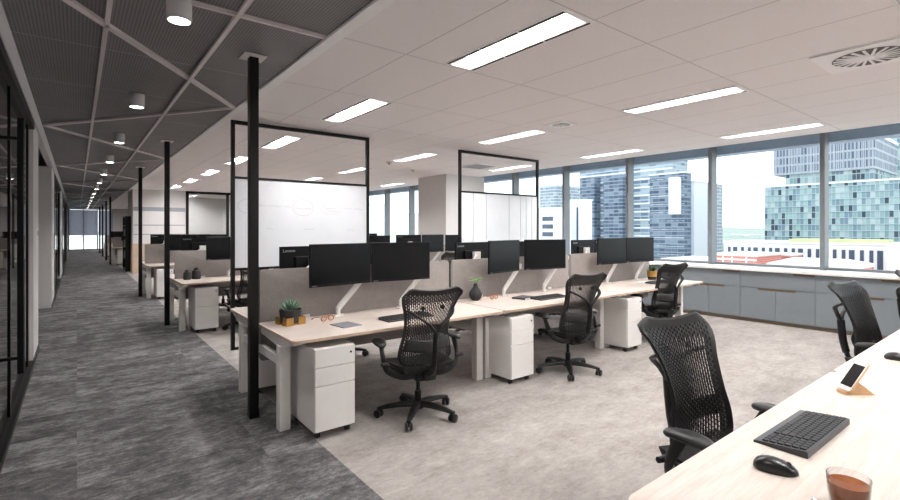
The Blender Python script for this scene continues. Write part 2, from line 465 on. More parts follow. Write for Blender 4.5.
# corridor glazing and wall sections
def glazed(idx, y0, y1, posts, handle=None):
    d = bpy.data.objects.new(f'door_{idx}', None); COL.objects.link(d); d['kind'] = 'structure'; d.location = (XL, y0, 0)
    bm = bm_new(); w = 0.05
    box(bm, -w, 0, 2.60, w, y1-y0, 2.68); box(bm, -w, 0, 0, w, y1-y0, 0.05)
    for p in posts: box(bm, -w, p-y0-0.025, 0.05, w*0.3, p-y0+0.025, 2.60)
    obj('door_frame', bm, M['black_metal'], d)
    bm = bm_new(); box(bm, -0.006, 0.0, 0.05, 0.006, y1-y0, 2.60); obj('pane', bm, M['dark_pane'], d)
    if handle:
        bm = bm_new(); hy = handle-y0
        box(bm, 0.055, hy-0.02, 0.38, 0.095, hy+0.02, 2.36, 0.004)
        for z in (0.5, 2.2): box(bm, -0.01, hy-0.012, z-0.012, 0.07, hy+0.012, z+0.012)
        obj('door_handle', bm, M['black_metal'], d)
glazed(1, 3.9, 7.0, (3.93, 5.02, 6.72), handle=4.98)
bm = bm_new(); box(bm, -0.62, 7.0, 0, -0.38, 7.85, 2.68); struct('wall_corridor', bm, M['white_wall'])
bm = bm_new(); box(bm, -1.6, 7.85, 0, -1.45, 11.8, H); struct('wall_recess', bm, M['room_wall'])
bm = bm_new(); box(bm, -0.62, 7.85, 0, -0.60, 7.87, 0.01); bm.free()
bm = bm_new(); box(bm, -1.6, 11.8, 0, -0.38, 13.2, 2.68); struct('wall_corridor', bm, M['white_wall'])
glazed(2, 13.2, 18.0, (13.24, 14.6, 16.1, 17.96), handle=14.8)
bm = bm_new(); box(bm, -0.62, 18.0, 0, -0.38, 20.4, 2.68); struct('wall_corridor', bm, M['white_wall'])
glazed(3, 20.4, 28.0, (20.44, 22.5, 25.0, 27.96))
bm = bm_new(); box(bm, -0.62, 28.0, 0, -0.36, 31.0, 2.68); struct('wall_corridor', bm, M['room_wall'])
glazed(4, 31.0, 39.5, (31.04, 34.0, 37.0, 39.4))
for y0, y1 in ((7.0,7.85),(11.8,13.2),(18.0,20.4)):
    bm = bm_new(); box(bm, -0.38, y0, 0, -0.372, y1, 0.07); struct('baseboard_left', bm, M['black_metal'])
# partitions between the meeting rooms
for yy in (7.05, 18.5, 28.5):
    bm = bm_new(); box(bm, -4.2, yy, 0, -0.62, yy+0.1, H); struct('wall_room_divider', bm, M['room_wall'])
# switch plate
t = thing('light_switch', 'small white wall switches on the end of the first white corridor wall', 'switch', (-0.379, 7.55, 1.45))
bm = bm_new(); box(bm, 0, -0.04, -0.06, 0.008, 0.04, 0.06, 0.002); obj('plate', bm, M['trim_white'], t)
bm = bm_new(); box(bm, 0.008, -0.012, -0.03, 0.013, 0.012, 0.03, 0.001); obj('rocker', bm, M['band'], t)
# office end block at y 19.5
YB = 19.5
bm = bm_new(); box(bm, 1.5, YB, 1.0, 3.1, YB+2, H); struct('wall_end', bm, M['white_wall'])
bm = bm_new(); box(bm, 1.49, YB-0.02, 0.0, 3.1, YB+2, 1.0); struct('wall_end', bm, M['wood_panel'])
bm = bm_new(); box(bm, 1.52, YB-0.012, 2.12, 3.08, YB, 2.26); box(bm, 1.52, YB-0.012, 1.62, 3.08, YB, 1.65); box(bm, 1.52, YB-0.012, 1.30, 3.08, YB, 1.33); struct(f'trim_{n}', bm, M['band']); n += 1
d = bpy.data.objects.new('window_30', None); COL.objects.link(d); d['kind'] = 'structure'; d.location = (3.1, YB, 0)
bm = bm_new()
for x in (0.0, 1.36, 2.0): box(bm, x, -0.04, 0, x+0.09, 0.04, H)
box(bm, 0, -0.04, H-0.09, 2.09, 0.04, H); box(bm, 0, -0.04, 0, 2.09, 0.04, 0.06)
obj('window_frame', bm, M['black_metal'], d)
bm = bm_new(); box(bm, 0.05, -0.005, 0.05, 2.04, 0.005, H-0.05); obj('pane', bm, M['clear_pane'], d)
bm = bm_new(); box(bm, 5.19, YB, 0, XG+0.2, YB+0.15, H+0.3); struct('wall_end', bm, M['white_wall'])
bm = bm_new(); box(bm, 3.1, YB+4, 0, XG+0.2, YB+4.15, H); struct('wall_meeting_back', bm, M['white_wall'])
# right wall beyond the windows
bm = bm_new(); box(bm, XG, YB, 0, XG+0.2, 40, H); struct('wall_right', bm, M['white_wall'])
# corridor end
bm = bm_new(); box(bm, -4.2, 39.6, 0, -0.45, 39.8, H); box(bm, -0.45, 39.6, 0, 1.9, 39.8, 0.12); box(bm, 1.9, 39.6, 0, XG+0.2, 39.8, H); box(bm, -0.45, 39.6, 2.78, 1.9, 39.8, H)
struct('wall_far', bm, M['white_wall'])
d = bpy.data.objects.new('window_31', None); COL.objects.link(d); d['kind'] = 'structure'; d.location = (-0.45, 39.6, 0.12)
bm = bm_new()
for x in (0, 0.75, 1.5, 2.29): box(bm, x, 0.03, 0, x+0.06, 0.12, 2.66)
box(bm, 0, 0.03, 0, 2.35, 0.12, 0.06); obj('window_frame', bm, M['alu'], d)
bm = bm_new(); box(bm, 0.02, 0.1, 0.02, 2.33, 0.11, 2.66); obj('pane', bm, M['pane'], d)
for i, x in enumerate((0.03, 0.81, 1.58)):
    b = thing('window_blind', ('lowered blue grey roller blind at the far corridor window, '+('leftmost of three','middle of three','rightmost of three')[i]), 'blind', (-0.45+x, 39.58, 0), 0, 'roller blinds at the corridor end')
    bm = bm_new(); box(bm, 0, -0.012, 1.08, 0.74, -0.006, 2.74); obj('blind_fabric', bm, M['blind'], b)
    bm = bm_new(); tube(bm, [(0,-0.02,2.73),(0.74,-0.02,2.73)], 0.025); obj('roller', bm, M['white_metal'], b)

# window wall
mull = [0.62 + 1.66*k - 1.66*4 for k in range(0, 16)]   # centre lines of the mullions
mull = [m for m in mull if m > -5.0 and m < YB-0.2]
ys = [-5.0] + mull + [YB]
for i, (a, b) in enumerate(zip(ys, ys[1:])):
    d = bpy.data.objects.new(f'window_{i+1}', None); COL.objects.link(d); d['kind'] = 'structure'; d.location = (XG, a, 0)
    bm = bm_new()
    if i > 0: box(bm, -0.19, -0.032, 0.86, 0.02, 0.032, H+0.40, 0.004)
    box(bm, -0.05, 0.04, 0.86, 0.02, b-a-0.04, 0.90)
    obj('window_frame', bm, M['alu'], d)
    bm = bm_new(); box(bm, 0.0, 0.0, 0.90, 0.012, b-a, H+0.40); obj('pane', bm, M['pane'], d)
bm = bm_new(); box(bm, XG+0.03, -5, 2.86, XG+0.33, YB, H+0.45)
struct(f'trim_{n}', bm, M['head']); n += 1
bm = bm_new(); box(bm, XG, -5, 0, XG+0.2, YB, 0.86); struct('wall_right', bm, M['white_wall'])
# structural column
bm = bm_new(); box(bm, 7.26, 9.47, 0, 8.55, 10.7, H, 0.004); struct('wall_column', bm, M['white_wall'])

# ------------------------------------------------------------------ window cabinets
cw = 1.011
cy0 = 2.246 - cw*6
XF = 8.58
ncab = 17
for i in range(ncab):
    ya = cy0 + cw*i
    if ya + cw > YB: break
    ordn = ('first','second','third','fourth','fifth','sixth','seventh','eighth','ninth','tenth','eleventh')
    if ya < 1.0: pos = f'grey cabinet under the windows beyond the right edge of the photo, {ordn[5-i] if i<6 else ""} from it'
    elif ya < 2.0: pos = 'grey two-door cabinet under the sill at the right edge of the photo'
    elif ya < 2.5: pos = 'grey two-door cabinet with the whole front in view, between the big mesh chairs'
    else: pos = f'grey two-door cabinet under the windows, {ordn[i-7]} one left of the fully visible cabinet'
    t = thing('sill_cabinet', pos, 'cabinet', (XF, ya, 0), 0, 'grey cabinets under the windows')
    bm = bm_new(); box(bm, 0.022, 0.0, 0.06, 0.60, cw, 0.822); obj('body', bm, M['cab_grey'], t)
    bm = bm_new(); box(bm, 0.04, 0, 0, 0.60, cw, 0.06); obj('kickboard', bm, M['kick'], t)
    g = 0.003
    # drawer front, with a recessed grip at its window-far end
    for nm, a, b, z0, z1, gy0, gy1 in (('drawer', g, cw-g, 0.565, 0.818, g+0.0, 0.29),
                                 ('door', g, cw/2-g, 0.065, 0.557, cw/2-0.27, cw/2-g), ('door', cw/2+g, cw-g, 0.065, 0.557, cw/2+g, cw/2+0.26)):
        bm = bm_new(); zc = z1-0.032
        poly = [(a,z0),(b,z0),(b,z1)] 
        # upper edge stepped for the grip with slanted ends
        e0 = gy0 <= a+1e-4; e1 = gy1 >= b-1e-4
        if not e1: poly += [(gy1, z1), (gy1-0.02, zc)]
        else: poly = [(a,z0),(b,z0),(b,zc)]
        if not e0: poly += [(gy0+0.02, zc), (gy0, z1), (a, z1)]
        else: poly += [(a, zc)]
        v0 = [bm.verts.new((0, p[0], p[1])) for p in poly]; v1 = [bm.verts.new((0.02, p[0], p[1])) for p in poly]
        bm.faces.new(v0); bm.faces.new(v1[::-1])
        for k in range(len(poly)): bm.faces.new((v0[k], v1[k], v1[(k+1)%len(poly)], v0[(k+1)%len(poly)]))
        o = obj(nm, bm, M['cab_grey'], t)
        bm = bm_new(); box(bm, 0.012, gy0, zc-0.002, 0.0215, gy1, z1+0.004); obj('recessed_grip', bm, M['oak'], o)
bm = bm_new(); box(bm, 8.545, cy0-0.5, 0.824, XG-0.04, YB-0.3, 0.862, 0.004)
tag(obj('sill_worktop', bm, M['counter_white']), 'long white worktop running over the grey cabinets below the windows', 'worktop')

# ------------------------------------------------------------------ troffers
def make_troffer():
    t = thing('ceiling_light', '', 'ceiling light', (0,0,0))
    bm = bm_new(); z0, z1 = -0.006, 0.0006
    box(bm, -0.155, 0, z0, -0.105, 1.24, z1); box(bm, 0.105, 0, z0, 0.155, 1.24, z1)
    box(bm, -0.105, 0, z0, 0.105, 0.03, z1); box(bm, -0.105, 1.21, z0, 0.105, 1.24, z1)
    obj('frame', bm, M['trim_white'], t)
    bm = bm_new(); P = [(-0.105,0.03),(0.105,0.03),(0.105,1.21),(-0.105,1.21)]; Q = [(-0.080,0.075),(0.080,0.075),(0.080,1.165),(-0.080,1.165)]
    a = [bm.verts.new((*p, -0.004)) for p in P]; b = [bm.verts.new((*q, 0.072)) for q in Q]; c = [bm.verts.new((*p, 0.085)) for p in P]
    for k in range(4): bm.faces.new((a[k],a[(k+1)%4],b[(k+1)%4],b[k])); bm.faces.new((a[k],c[k],c[(k+1)%4],a[(k+1)%4]))
    bm.faces.new(c)
    obj('reflector', bm, M['reflector'], t)
    bm = bm_new(); box(bm, -0.080, 0.076, 0.064, 0.080, 1.164, 0.070); obj('lens', bm, M['lens'], t)
    for sx in (-1, 1):
        for k in range(3):
            bm = bm_new(); a_ = 0.02 + k*0.405; box(bm, sx*0.133-0.010, a_, -0.008, sx*0.133+0.010, a_+0.385, -0.0055); obj('air_slot', bm, M['slot_black'], t)
    return t
troffer = Kit(make_troffer)
colname = {0:'row nearest the corridor', 1:'middle row', 2:'row nearest the windows'}
ords = ['behind the camera','behind the camera','nearest','second','third','fourth','fifth','sixth','seventh']
for c, xc in enumerate(LX):
    for yy in light_rows(c):
        r_ = round((yy-1.91)/2.56)+2
        if r_ < 2: lb = f'recessed linear light behind the camera, {colname[c]}, {("farther","nearer")[r_]} one'
        else: lb = f'recessed linear light with black air slots, {ords[r_]} one ahead, {colname[c]}'
        troffer.put(lb, (xc, yy, H), 0, 'recessed linear lights in the white ceiling')
for k, (xx, yy) in enumerate(FARL):
    troffer.put(('left linear light in the glazed meeting room','right linear light in the glazed meeting room','linear light over the far bench, nearest of three','linear light over the far benches, middle of three','linear light over the farthest bench, last of three')[k], (xx, yy, H), 0, 'lights of the far rooms')

# cylinder downlights
def make_can():
    t = thing('cylinder_downlight', '', 'ceiling light')
    bm = bm_new(); lathe(bm, [(0.0,0.0),(0.066,0.0),(0.068,-0.004),(0.068,-0.128),(0.064,-0.134),(0.059,-0.134),(0.057,-0.120),(0.0,-0.120)], 32); obj('housing', bm, M['white_satin'], t, True)
    bm = bm_new(); lathe(bm, [(0.0,-0.1215),(0.056,-0.1215),(0.056,-0.131),(0.0,-0.133)], 32); obj('lens', bm, M['can_lens'], t, True)
    return t
can = Kit(make_can)
nm = ['nearest, at the top of the photo','second ahead','third ahead','fourth ahead','fifth ahead','sixth ahead']
for k in range(14):
    yy = 3.24 + 2.56*k
    lb = f'white cylinder downlight under the dark corridor ceiling, {nm[k]}' if k < 6 else f'small far white cylinder downlight under the dark corridor ceiling, number {k+1} from the camera'
    can.put(lb, (0.48, yy, H), 0, 'cylinder downlights along the corridor')
can.put('white cylinder downlight of the corridor row, behind the camera', (0.48, 0.68, H), 0, 'cylinder downlights along the corridor')
for k in range(-2, 14):
    yy = 3.24 + 2.56*k
    L = bpy.data.lights.new('downlight_lamp', 'SPOT'); L.energy = 60; L.spot_size = R(105); L.spot_blend = 0.8; L.shadow_soft_size = 0.05; L.color = (1, 0.97, 0.95)
    o = bpy.data.objects.new('downlight_lamp', L); COL.objects.link(o); o.location = (0.48, yy, H-0.15); o.rotation_euler = (0,0,0)

# ceiling diffusers
def diffuser(loc, rad, sq, label, sqx=None):
    t = thing('air_diffuser', label, 'air vent', loc)
    bm = bm_new(); box(bm, -sq/2, -sq/2, -0.014, sq/2, sq/2, 0.0005, 0.003); obj('face_plate', bm, M['trim_white'], t)
    bm = bm_new(); lathe(bm, [(0,-0.0145),(rad,-0.0145),(rad,-0.017),(0,-0.017)], 40); obj('throat', bm, M['swivel'], t)
    for k in range(20):
        a = 2*PI*k/20; bm = bm_new()
        box(bm, rad*0.16, -0.0022*rad/0.2, -0.024, rad*0.97, 0.014*rad/0.2, -0.017)
        xform(bm, Matrix.Rotation(a, 4, 'Z') @ Matrix.Rotation(R(8), 4, 'X')); obj('vane', bm, M['trim_white'], t)
    bm = bm_new(); lathe(bm, [(0,-0.028),(rad*0.16,-0.026),(rad*0.18,-0.016),(0,-0.0155)], 20); obj('hub', bm, M['trim_white'], t, True)
    return t
diffuser((4.93, 0.94, H), 0.23, 0.62, 'large white swirl air diffuser on a square ceiling plate, top right of the photo')
diffuser((4.99, 4.03, H), 0.11, 0.30, 'small round swirl air diffuser in the middle of the white ceiling')
t = thing('return_grille', 'square grey return air grille in the ceiling seen through the rear frame', 'air vent', (6.92, 7.85, H))
bm = bm_new(); box(bm, -0.3, -0.3, -0.01, 0.3, 0.3, 0.0005); obj('frame', bm, M['trim_white'], t)
for k in range(14):
    bm = bm_new(); box(bm, -0.27, -0.27+k*0.04, -0.016, 0.27, -0.245+k*0.04, -0.0102); obj('louvre', bm, M['band'], t)
for (x, y, lb) in ((5.04, 8.49, 'small grey ceiling sensor between the linear lights, left of the column'), (6.1, 9.2, 'tiny white ceiling sensor near the top of the column')):
    t = thing('ceiling_sensor', lb, 'sensor', (x, y, H))
    bm = bm_new(); lathe(bm, [(0,0),(0.06,0),(0.055,-0.03),(0,-0.035)], 20); obj('housing', bm, M['white_satin'], t, True)
    bm = bm_new(); lathe(bm, [(0,-0.034),(0.028,-0.034),(0.018,-0.05),(0,-0.054)], 16); obj('eye', bm, M['swivel'], t, True)

# ------------------------------------------------------------------ poles
def make_pole():
    t = thing('floor_to_ceiling_post', '', 'post')
    bm = bm_new(); box(bm, -0.034, -0.034, 0.0, 0.034, 0.034, H-0.006, 0.002); obj('post', bm, M['black_metal'], t)
    bm = bm_new(); box(bm, -0.085, -0.085, H-0.010, 0.085, 0.085, H-0.0005, 0.001); obj('ceiling_plate', bm, M['rib'], t)
    bm = bm_new(); box(bm, -0.036, -0.036, 0.0, 0.036, 0.036, 0.05); obj('foot_sleeve', bm, M['black_metal'], t)
    return t
pole = Kit(make_pole)
pn = ['thick black post from carpet to dark ceiling at the corner of the nearest white desk', 'black floor-to-ceiling post beside the second desk bench', 'black floor-to-ceiling post beside the third desk bench']
for k, yy in enumerate((3.972, 8.606, 12.6, 24.8, 28.4, 32.4, 36.6)):
    lb = pn[k] if k < 3 else f'thin far black post at the corridor edge, number {k-2} beyond the beige end wall'
    pole.put(lb, (1.108, yy, 0), 0, 'black posts along the corridor')

# ------------------------------------------------------------------ whiteboard frames
def board_frame(x0, x1, yy, label, panels, text):
    t = thing('whiteboard_divider', label, 'room divider', (x0, yy, 0))
    w = x1-x0; ht = 2.85; p = 0.045
    for x in (0, w-p):
        bm = bm_new(); box(bm, x, -p/2, 0, x+p, p/2, ht, 0.002); obj('post', bm, M['black_metal'], t)
    for z, hh in ((ht-p, p), (2.125, 0.03), (0.985, 0.03), (0.0, 0.03)):
        bm = bm_new(); box(bm, p, -p/2, z, w-p, p/2, z+hh, 0.001); obj('rail', bm, M['black_metal'], t)
    if panels == 1:
        bm = bm_new(); box(bm, p, -0.012, 1.015, w-p, 0.012, 2.125); obj('whiteboard', bm, M['board'], t)
    else:
        edges = [0.0, 0.14, 0.30, 0.60, 0.76, 0.84, 0.92, 1.0]
        for a, b in zip(edges, edges[1:]):
            bm = bm_new(); A = p+(w-2*p)*a; B = p+(w-2*p)*b
            box(bm, A+0.005, -0.012, 1.015, B-0.005, 0.012, 2.125); obj('sliding_panel', bm, M['board'], t)
        bm = bm_new(); box(bm, p, -0.004, 1.015, w-p, 0.006, 2.125); obj('track_backing', bm, M['band'], t)
    if text:
        def scrib(x, z, L, seed, amp=0.012):
            rnd = random.Random(seed); pts = []; k = int(L/0.012)
            for i in range(k+1): pts.append((x+i*L/k, -0.0135, z + (rnd.random()-0.5)*amp*2))
            bm = bm_new(); tube(bm, pts, 0.0022, 4); obj('handwriting', bm, M['marker'], t)
        def loop(cx, cz, rx, rz):
            bm = bm_new(); tube(bm, [(cx+rx*math.cos(a*PI/12), -0.0135, cz+rz*math.sin(a*PI/12)) for a in range(25)], 0.0018, 4, cap=False); obj('drawn_circle', bm, M['marker'], t)
        def dash(x0_, z0_, x1_, z1_):
            bm = bm_new(); tube(bm, [(x0_,-0.0135,z0_),(x1_,-0.0135,z1_)], 0.0018, 4); obj('drawn_line', bm, M['marker'], t)
        scrib(0.80, 2.005, 0.03, 1); scrib(0.87, 2.00, 0.08, 2); scrib(0.99, 2.005, 0.12, 3)
        for i, (x, z, L) in enumerate(((0.14,1.80,0.12),(0.45,1.80,0.16),(0.80,1.78,0.22),(1.20,1.79,0.18),(1.22,1.75,0.20),(1.50,1.79,0.14),(1.68,1.79,0.12),(0.42,1.50,0.09),(0.92,1.50,0.14),(1.55,1.485,0.12))): scrib(x, z, L, 10+i)
        loop(0.91, 1.79, 0.14, 0.11); loop(0.20, 1.79, 0.12, 0.09); loop(1.31, 1.775, 0.15, 0.07)
        for a in ((0.33,1.80,0.43,1.80),(0.64,1.80,0.76,1.79),(1.06,1.79,1.15,1.79),(1.66,1.79,1.72,1.79)): dash(*a)
    return t
board_frame(1.50, 3.41, 6.33, 'large black framed whiteboard covered in faint handwriting behind the nearest desks', 1, True)
board_frame(5.13, 7.13, 6.33, 'black framed white panel divider without writing, in front of the column and windows', 7, False)

# ------------------------------------------------------------------ task chair
def cr(ts, vs, t):
    if t <= ts[0]: return vs[0]
    if t >= ts[-1]: return vs[-1]
    for i in range(len(ts)-1):
        if ts[i] <= t <= ts[i+1]: break
    u = (t-ts[i])/(ts[i+1]-ts[i])
    v0 = vs[max(i-1,0)]; v1 = vs[i]; v2 = vs[i+1]; v3 = vs[min(i+2,len(vs)-1)]
    return 0.5*(2*v1+(v2-v0)*u+(2*v0-5*v1+4*v2-v3)*u*u+(3*v1-v0-3*v2+v3)*u**3)
def backpt(s, t, off=0.0):
    hw = cr([0,0.06,0.16,0.3,0.5,0.7,0.88,0.96,1.0], [0.11,0.180,0.228,0.222,0.192,0.205,0.246,0.254,0.238], t)
    z = 0.375 + 0.67*t
    z += 0.036*abs(s)**2.2*max(0,(t-0.6)/0.4)**2 + 0.04*s**4*max(0,(0.25-t)/0.25)   # raised wing corners, rounded bottom
    z -= 0.060*(max(0, abs(s)-0.72)/0.28)**2*max(0,(t-0.86)/0.14)*0.9
    y = cr([0,0.15,0.35,0.55,0.8,1.0], [-0.175,-0.195,-0.195,-0.215,-0.265,-0.305], t)
    y += 0.075*s*s*(1-0.5*t) - 0.045*s*s*max(0,(t-0.75)/0.25)**2
    return Vector((s*hw, y+off, z))
def make_chair():
    t = thing('task_chair', '', 'office chair')
    # star base
    bm = bm_new(); lathe(bm, [(0,0.125),(0.032,0.125),(0.045,0.115),(0.05,0.085),(0.046,0.062),(0,0.062)], 24)
    for k in range(5):
        a = 2*PI*k/5 + 0.3; d = Vector((math.cos(a), math.sin(a), 0))
        pts = [d*0.02+Vector((0,0,0.098)), d*0.12+Vector((0,0,0.098)), d*0.24+Vector((0,0,0.086)), d*0.325+Vector((0,0,0.070))]
        tube(bm, pts, [0.036,0.033,0.026,0.018], 8, sy=0.72)
    obj('star_base', bm, M['chair_graphite'], t, True)
    for k in range(5):
        a = 2*PI*k/5 + 0.3; d = Vector((math.cos(a), math.sin(a), 0)); p = d*0.315
        bm = bm_new(); ax = Vector((-d.y, d.x, 0)); rot = Matrix.Rotation(0.5+k, 3, 'Z'); ax = rot @ ax
        c = Vector((p.x, p.y, 0.0325))
        for sg in (-1, 1): tube(bm, [c+ax*sg*0.007, c+ax*sg*0.010, c+ax*sg*0.024, c+ax*sg*0.028], [0.027,0.032,0.032,0.025], 18)
        tube(bm, [c, c+Vector((0,0,0.045))], 0.008, 8)
        obj('caster', bm, M['caster_black'], t, True)
    bm = bm_new(); tube(bm, [(0,0,0.10),(0,0,0.20)], 0.027, 16); tube(bm, [(0,0,0.20),(0,0,0.33)], 0.016, 16); obj('gas_lift', bm, M['black_metal'], t, True)
    bm = bm_new(); box(bm, -0.085, -0.16, 0.315, 0.085, 0.10, 0.385, 0.02, 3); box(bm, -0.05, -0.24, 0.34, 0.05, -0.12, 0.40, 0.015, 2); obj('tilt_mechanism', bm, M['chair_graphite'], t, True)
    bm = bm_new(); tube(bm, [(0.08,0.02,0.35),(0.24,0.03,0.345)], 0.006, 8); box(bm, 0.21, 0.005, 0.335, 0.28, 0.045, 0.352, 0.006); obj('tilt_lever', bm, M['caster_black'], t, True)
    # seat
    bm = bm_new(); n1, n2 = 20, 18; top = []; bot = []
    for j in range(n2+1):
        v = j/n2; ty = -0.21 + 0.46*v; rt = []; rb = []
        for i in range(n1+1):
            u = -1+2*i/n1; ed = (abs(u)**5); hw = 0.252*(1-0.14*(1-v)**2-0.10*max(0,(v-0.75)/0.25)**3)
            z = 0.448 + 0.018*u*u - 0.050*max(0,(v-0.72)/0.28)**2 - 0.012*math.sin(PI*v)
            yy = ty - 0.03*u*u*max(0,(v-0.5)*2)
            rt.append(bm.verts.new((u*hw, yy, z))); rb.append(bm.verts.new((u*hw*0.96, yy*0.97, z-0.030)))
        top.append(rt); bot.append(rb)
    for j in range(n2):
        for i in range(n1):
            bm.faces.new((top[j][i],top[j][i+1],top[j+1][i+1],top[j+1][i])); bm.faces.new((bot[j][i],bot[j+1][i],bot[j+1][i+1],bot[j][i+1]))
    for j in range(n2):
        bm.faces.new((top[j][0],top[j+1][0],bot[j+1][0],bot[j][0])); bm.faces.new((top[j][n1],bot[j][n1],bot[j+1][n1],top[j+1][n1]))
    for i in range(n1):
        bm.faces.new((top[0][i],bot[0][i],bot[0][i+1],top[0][i+1])); bm.faces.new((top[n2][i],top[n2][i+1],bot[n2][i+1],bot[n2][i]))
    obj('seat', bm, M['seat_weave'], t, True)
    bm = bm_new()
    prism(bm, rrect(-0.20, -0.17, 0.20, 0.17, 0.06), 0.388, 0.416, 0.008)
    for sx in (-1, 1): tube(bm, spline([(sx*0.19,-0.2,0.43),(sx*0.236,-0.05,0.425),(sx*0.238,0.10,0.425),(sx*0.20,0.2,0.40)]), 0.014, 8)
    obj('seat_pan', bm, M['chair_graphite'], t, True)
    # perforated back
    bm = bm_new(); th = 0.0035
    NS, NTt = 27, 24; s0, s1, t0, t1 = -0.91, 0.91, 0.04, 0.945
    def quad(pts):
        f = [bm.verts.new(backpt(a, b, -th)) for a, b in pts]; g_ = [bm.verts.new(backpt(a, b, th)) for a, b in pts]
        return f, g_
    for i in range(NS):
        sa = s0+(s1-s0)*i/NS; sb = s0+(s1-s0)*(i+1)/NS; ds = sb-sa
        offs = 0.5 if i % 2 else 0.0
        brk = [t0]
        for j in range(NTt+1):
            v = t0+(t1-t0)*(j+offs)/NTt
            if v > brk[-1]+1e-6 and v < t1-1e-6: brk.append(v)
        brk.append(t1)
        for ta, tb in zip(brk, brk[1:]):
            dt = tb-ta; smid = (sa+sb)/2; tm = (ta+tb)/2
            full = dt > 0.9*(t1-t0)/NTt
            tight = 1.0
            if abs(smid) > 0.80: tight = 0.62
            if tm > 0.84: tight *= 0.72
            hx = 0.335*tight; ht_ = 0.415*(0.75 if tight < 1 else 1)
            # lower part opens into slots that lean towards the middle
            outer = [(sa,ta),(sb,ta),(sb,tb),(sa,tb)]
            if not full:
                f, b_ = quad(outer); bm.faces.new(f); bm.faces.new(b_[::-1]); continue
            inner = [(sa+ds*(0.5-hx),ta+dt*(0.5-ht_)),(sb-ds*(0.5-hx),ta+dt*(0.5-ht_)),(sb-ds*(0.5-hx),tb-dt*(0.5-ht_)),(sa+ds*(0.5-hx),tb-dt*(0.5-ht_))]
            fo, bo = quad(outer); fi, bi = quad(inner)
            for k in range(4):
                q = (k+1) % 4
                bm.faces.new((fo[k],fo[q],fi[q],fi[k])); bm.faces.new((bo[q],bo[k],bi[k],bi[q])); bm.faces.new((fi[k],fi[q],bi[q],bi[k]))
    obj('mesh_back', bm, M['mesh_black'], t, False)
    # solid rim around the back
    bm = bm_new(); N = 96; path = []
    def rimring(e):   # e 0 outer .. 1 inner
        out = []
        for k in range(N):
            a = 2*PI*k/N; ca, sa_ = math.cos(a), math.sin(a)
            m = max(abs(ca), abs(sa_)); u, v = ca/m, sa_/m        # square walk
            s_out, t_lo, t_hi = 1.0, 0.0, 1.0
            s_in, ti_lo, ti_hi = 0.90, 0.05, 0.935
            S = s_out+(s_in-s_out)*e; lo = t_lo+(ti_lo-t_lo)*e; hi = t_hi+(ti_hi-t_hi)*e
            out.append((u*S, lo+(hi-lo)*(v+1)/2))
        return out
    prof = [(0.0, 0.0, 0.0), (0.18, 0.011, 0), (0.55, 0.009, 0), (1.0, 0.0045, 0), (1.0, -0.0045, 0), (0.55, -0.009, 0), (0.18, -0.011, 0)]
    rings = [[bm.verts.new(backpt(a, b, o_)) for a, b in rimring(e)] for e, o_, _ in prof]
    for r_ in range(len(rings)):
        A, B_ = rings[r_], rings[(r_+1) % len(rings)]
        for k in range(N): bm.faces.new((A[k], A[(k+1)%N], B_[(k+1)%N], B_[k]))
    obj('back_rim', bm, M['mesh_black'], t, True)
    # Y shaped spine
    bm = bm_new()
    tube(bm, spline([(0,-0.19,0.365),(0,-0.265,0.42),(0,-0.30,0.52),(0,-0.315,0.62),(0,-0.325,0.73)]), 0.026, 10, sx=1.15, sy=0.62)
    for sx in (-1, 1):
        e = backpt(sx*0.86, 0.76, -0.012)
        tube(bm, spline([(0,-0.325,0.71),(sx*0.05,-0.33,0.785),(sx*0.14,-0.305,0.85), tuple(e)]), 0.015, 8, sx=1.2, sy=0.7)
        c = backpt(sx*0.36, 0.79, -0.014)
        tube(bm, [c+Vector((0,-0.006,0)), c+Vector((0,0.01,0))], 0.016, 12)
    obj('back_spine', bm, M['chair_graphite'], t, True)
    # lumbar pad
    bm = bm_new(); rows = []
    for j in range(7):
        tt = 0.27+0.15*j/6; off = -0.012-0.016*math.sin(PI*j/6)
        rows.append([bm.verts.new(backpt(-0.9+1.8*i/16, tt-0.015*math.cos(PI*(i/8-1)), off)) for i in range(17)])
    for a, b in zip(rows, rows[1:]):
        for i in range(16): bm.faces.new((a[i],a[i+1],b[i+1],b[i]))
    o = obj('lumbar_support', bm, M['black_plastic'], t, True)
    md = o.modifiers.new('thick', 'SOLIDIFY'); md.thickness = 0.006
    # arms
    for sx in (-1, 1):
        bm = bm_new()
        tube(bm, spline([(sx*0.08,-0.12,0.365),(sx*0.19,-0.13,0.372),(sx*0.29,-0.10,0.42),(sx*0.318,-0.065,0.50),(sx*0.318,-0.01,0.600)]), 0.022, 10, sx=0.75, sy=1.25)
        tube(bm, [(sx*0.29,-0.105,0.47),(sx*0.35,-0.105,0.475)], [0.018,0.014], 10)
        st = obj('arm_stem', bm, M['chair_graphite'], t, True)
        bm = bm_new(); rr = []
        prof = [(0.35,-0.012),(0.85,-0.010),(1.0,0.0),(0.97,0.010),(0.80,0.019),(0.45,0.024)]
        outline = []
        for k in range(36):
            a = 2*PI*k/36; c_, s_ = math.cos(a), math.sin(a)
            wx = 0.050*(1+0.10*s_); outline.append((wx*math.copysign(abs(c_)**0.85, c_), 0.108*math.copysign(abs(s_)**0.85, s_)))
        for f_, z in prof: rr.append([bm.verts.new((x*f_, y*(1-(1-f_)*0.45), z - 0.03*(y/0.13)**2*(1 if y<0 else 0.5)*0.5)) for x, y in outline])
        for A, B_ in zip(rr, rr[1:]):
            for k in range(36): bm.faces.new((A[k],A[(k+1)%36],B_[(k+1)%36],B_[k]))
        bm.faces.new(rr[0][::-1]); bm.faces.new(rr[-1])
        obj('arm_pad', bm, M['soft_black'], st, True, loc=(sx*0.322, 0.02, 0.615), rot=(0,0,sx*R(6)))
    return t
chair = Kit(make_chair)

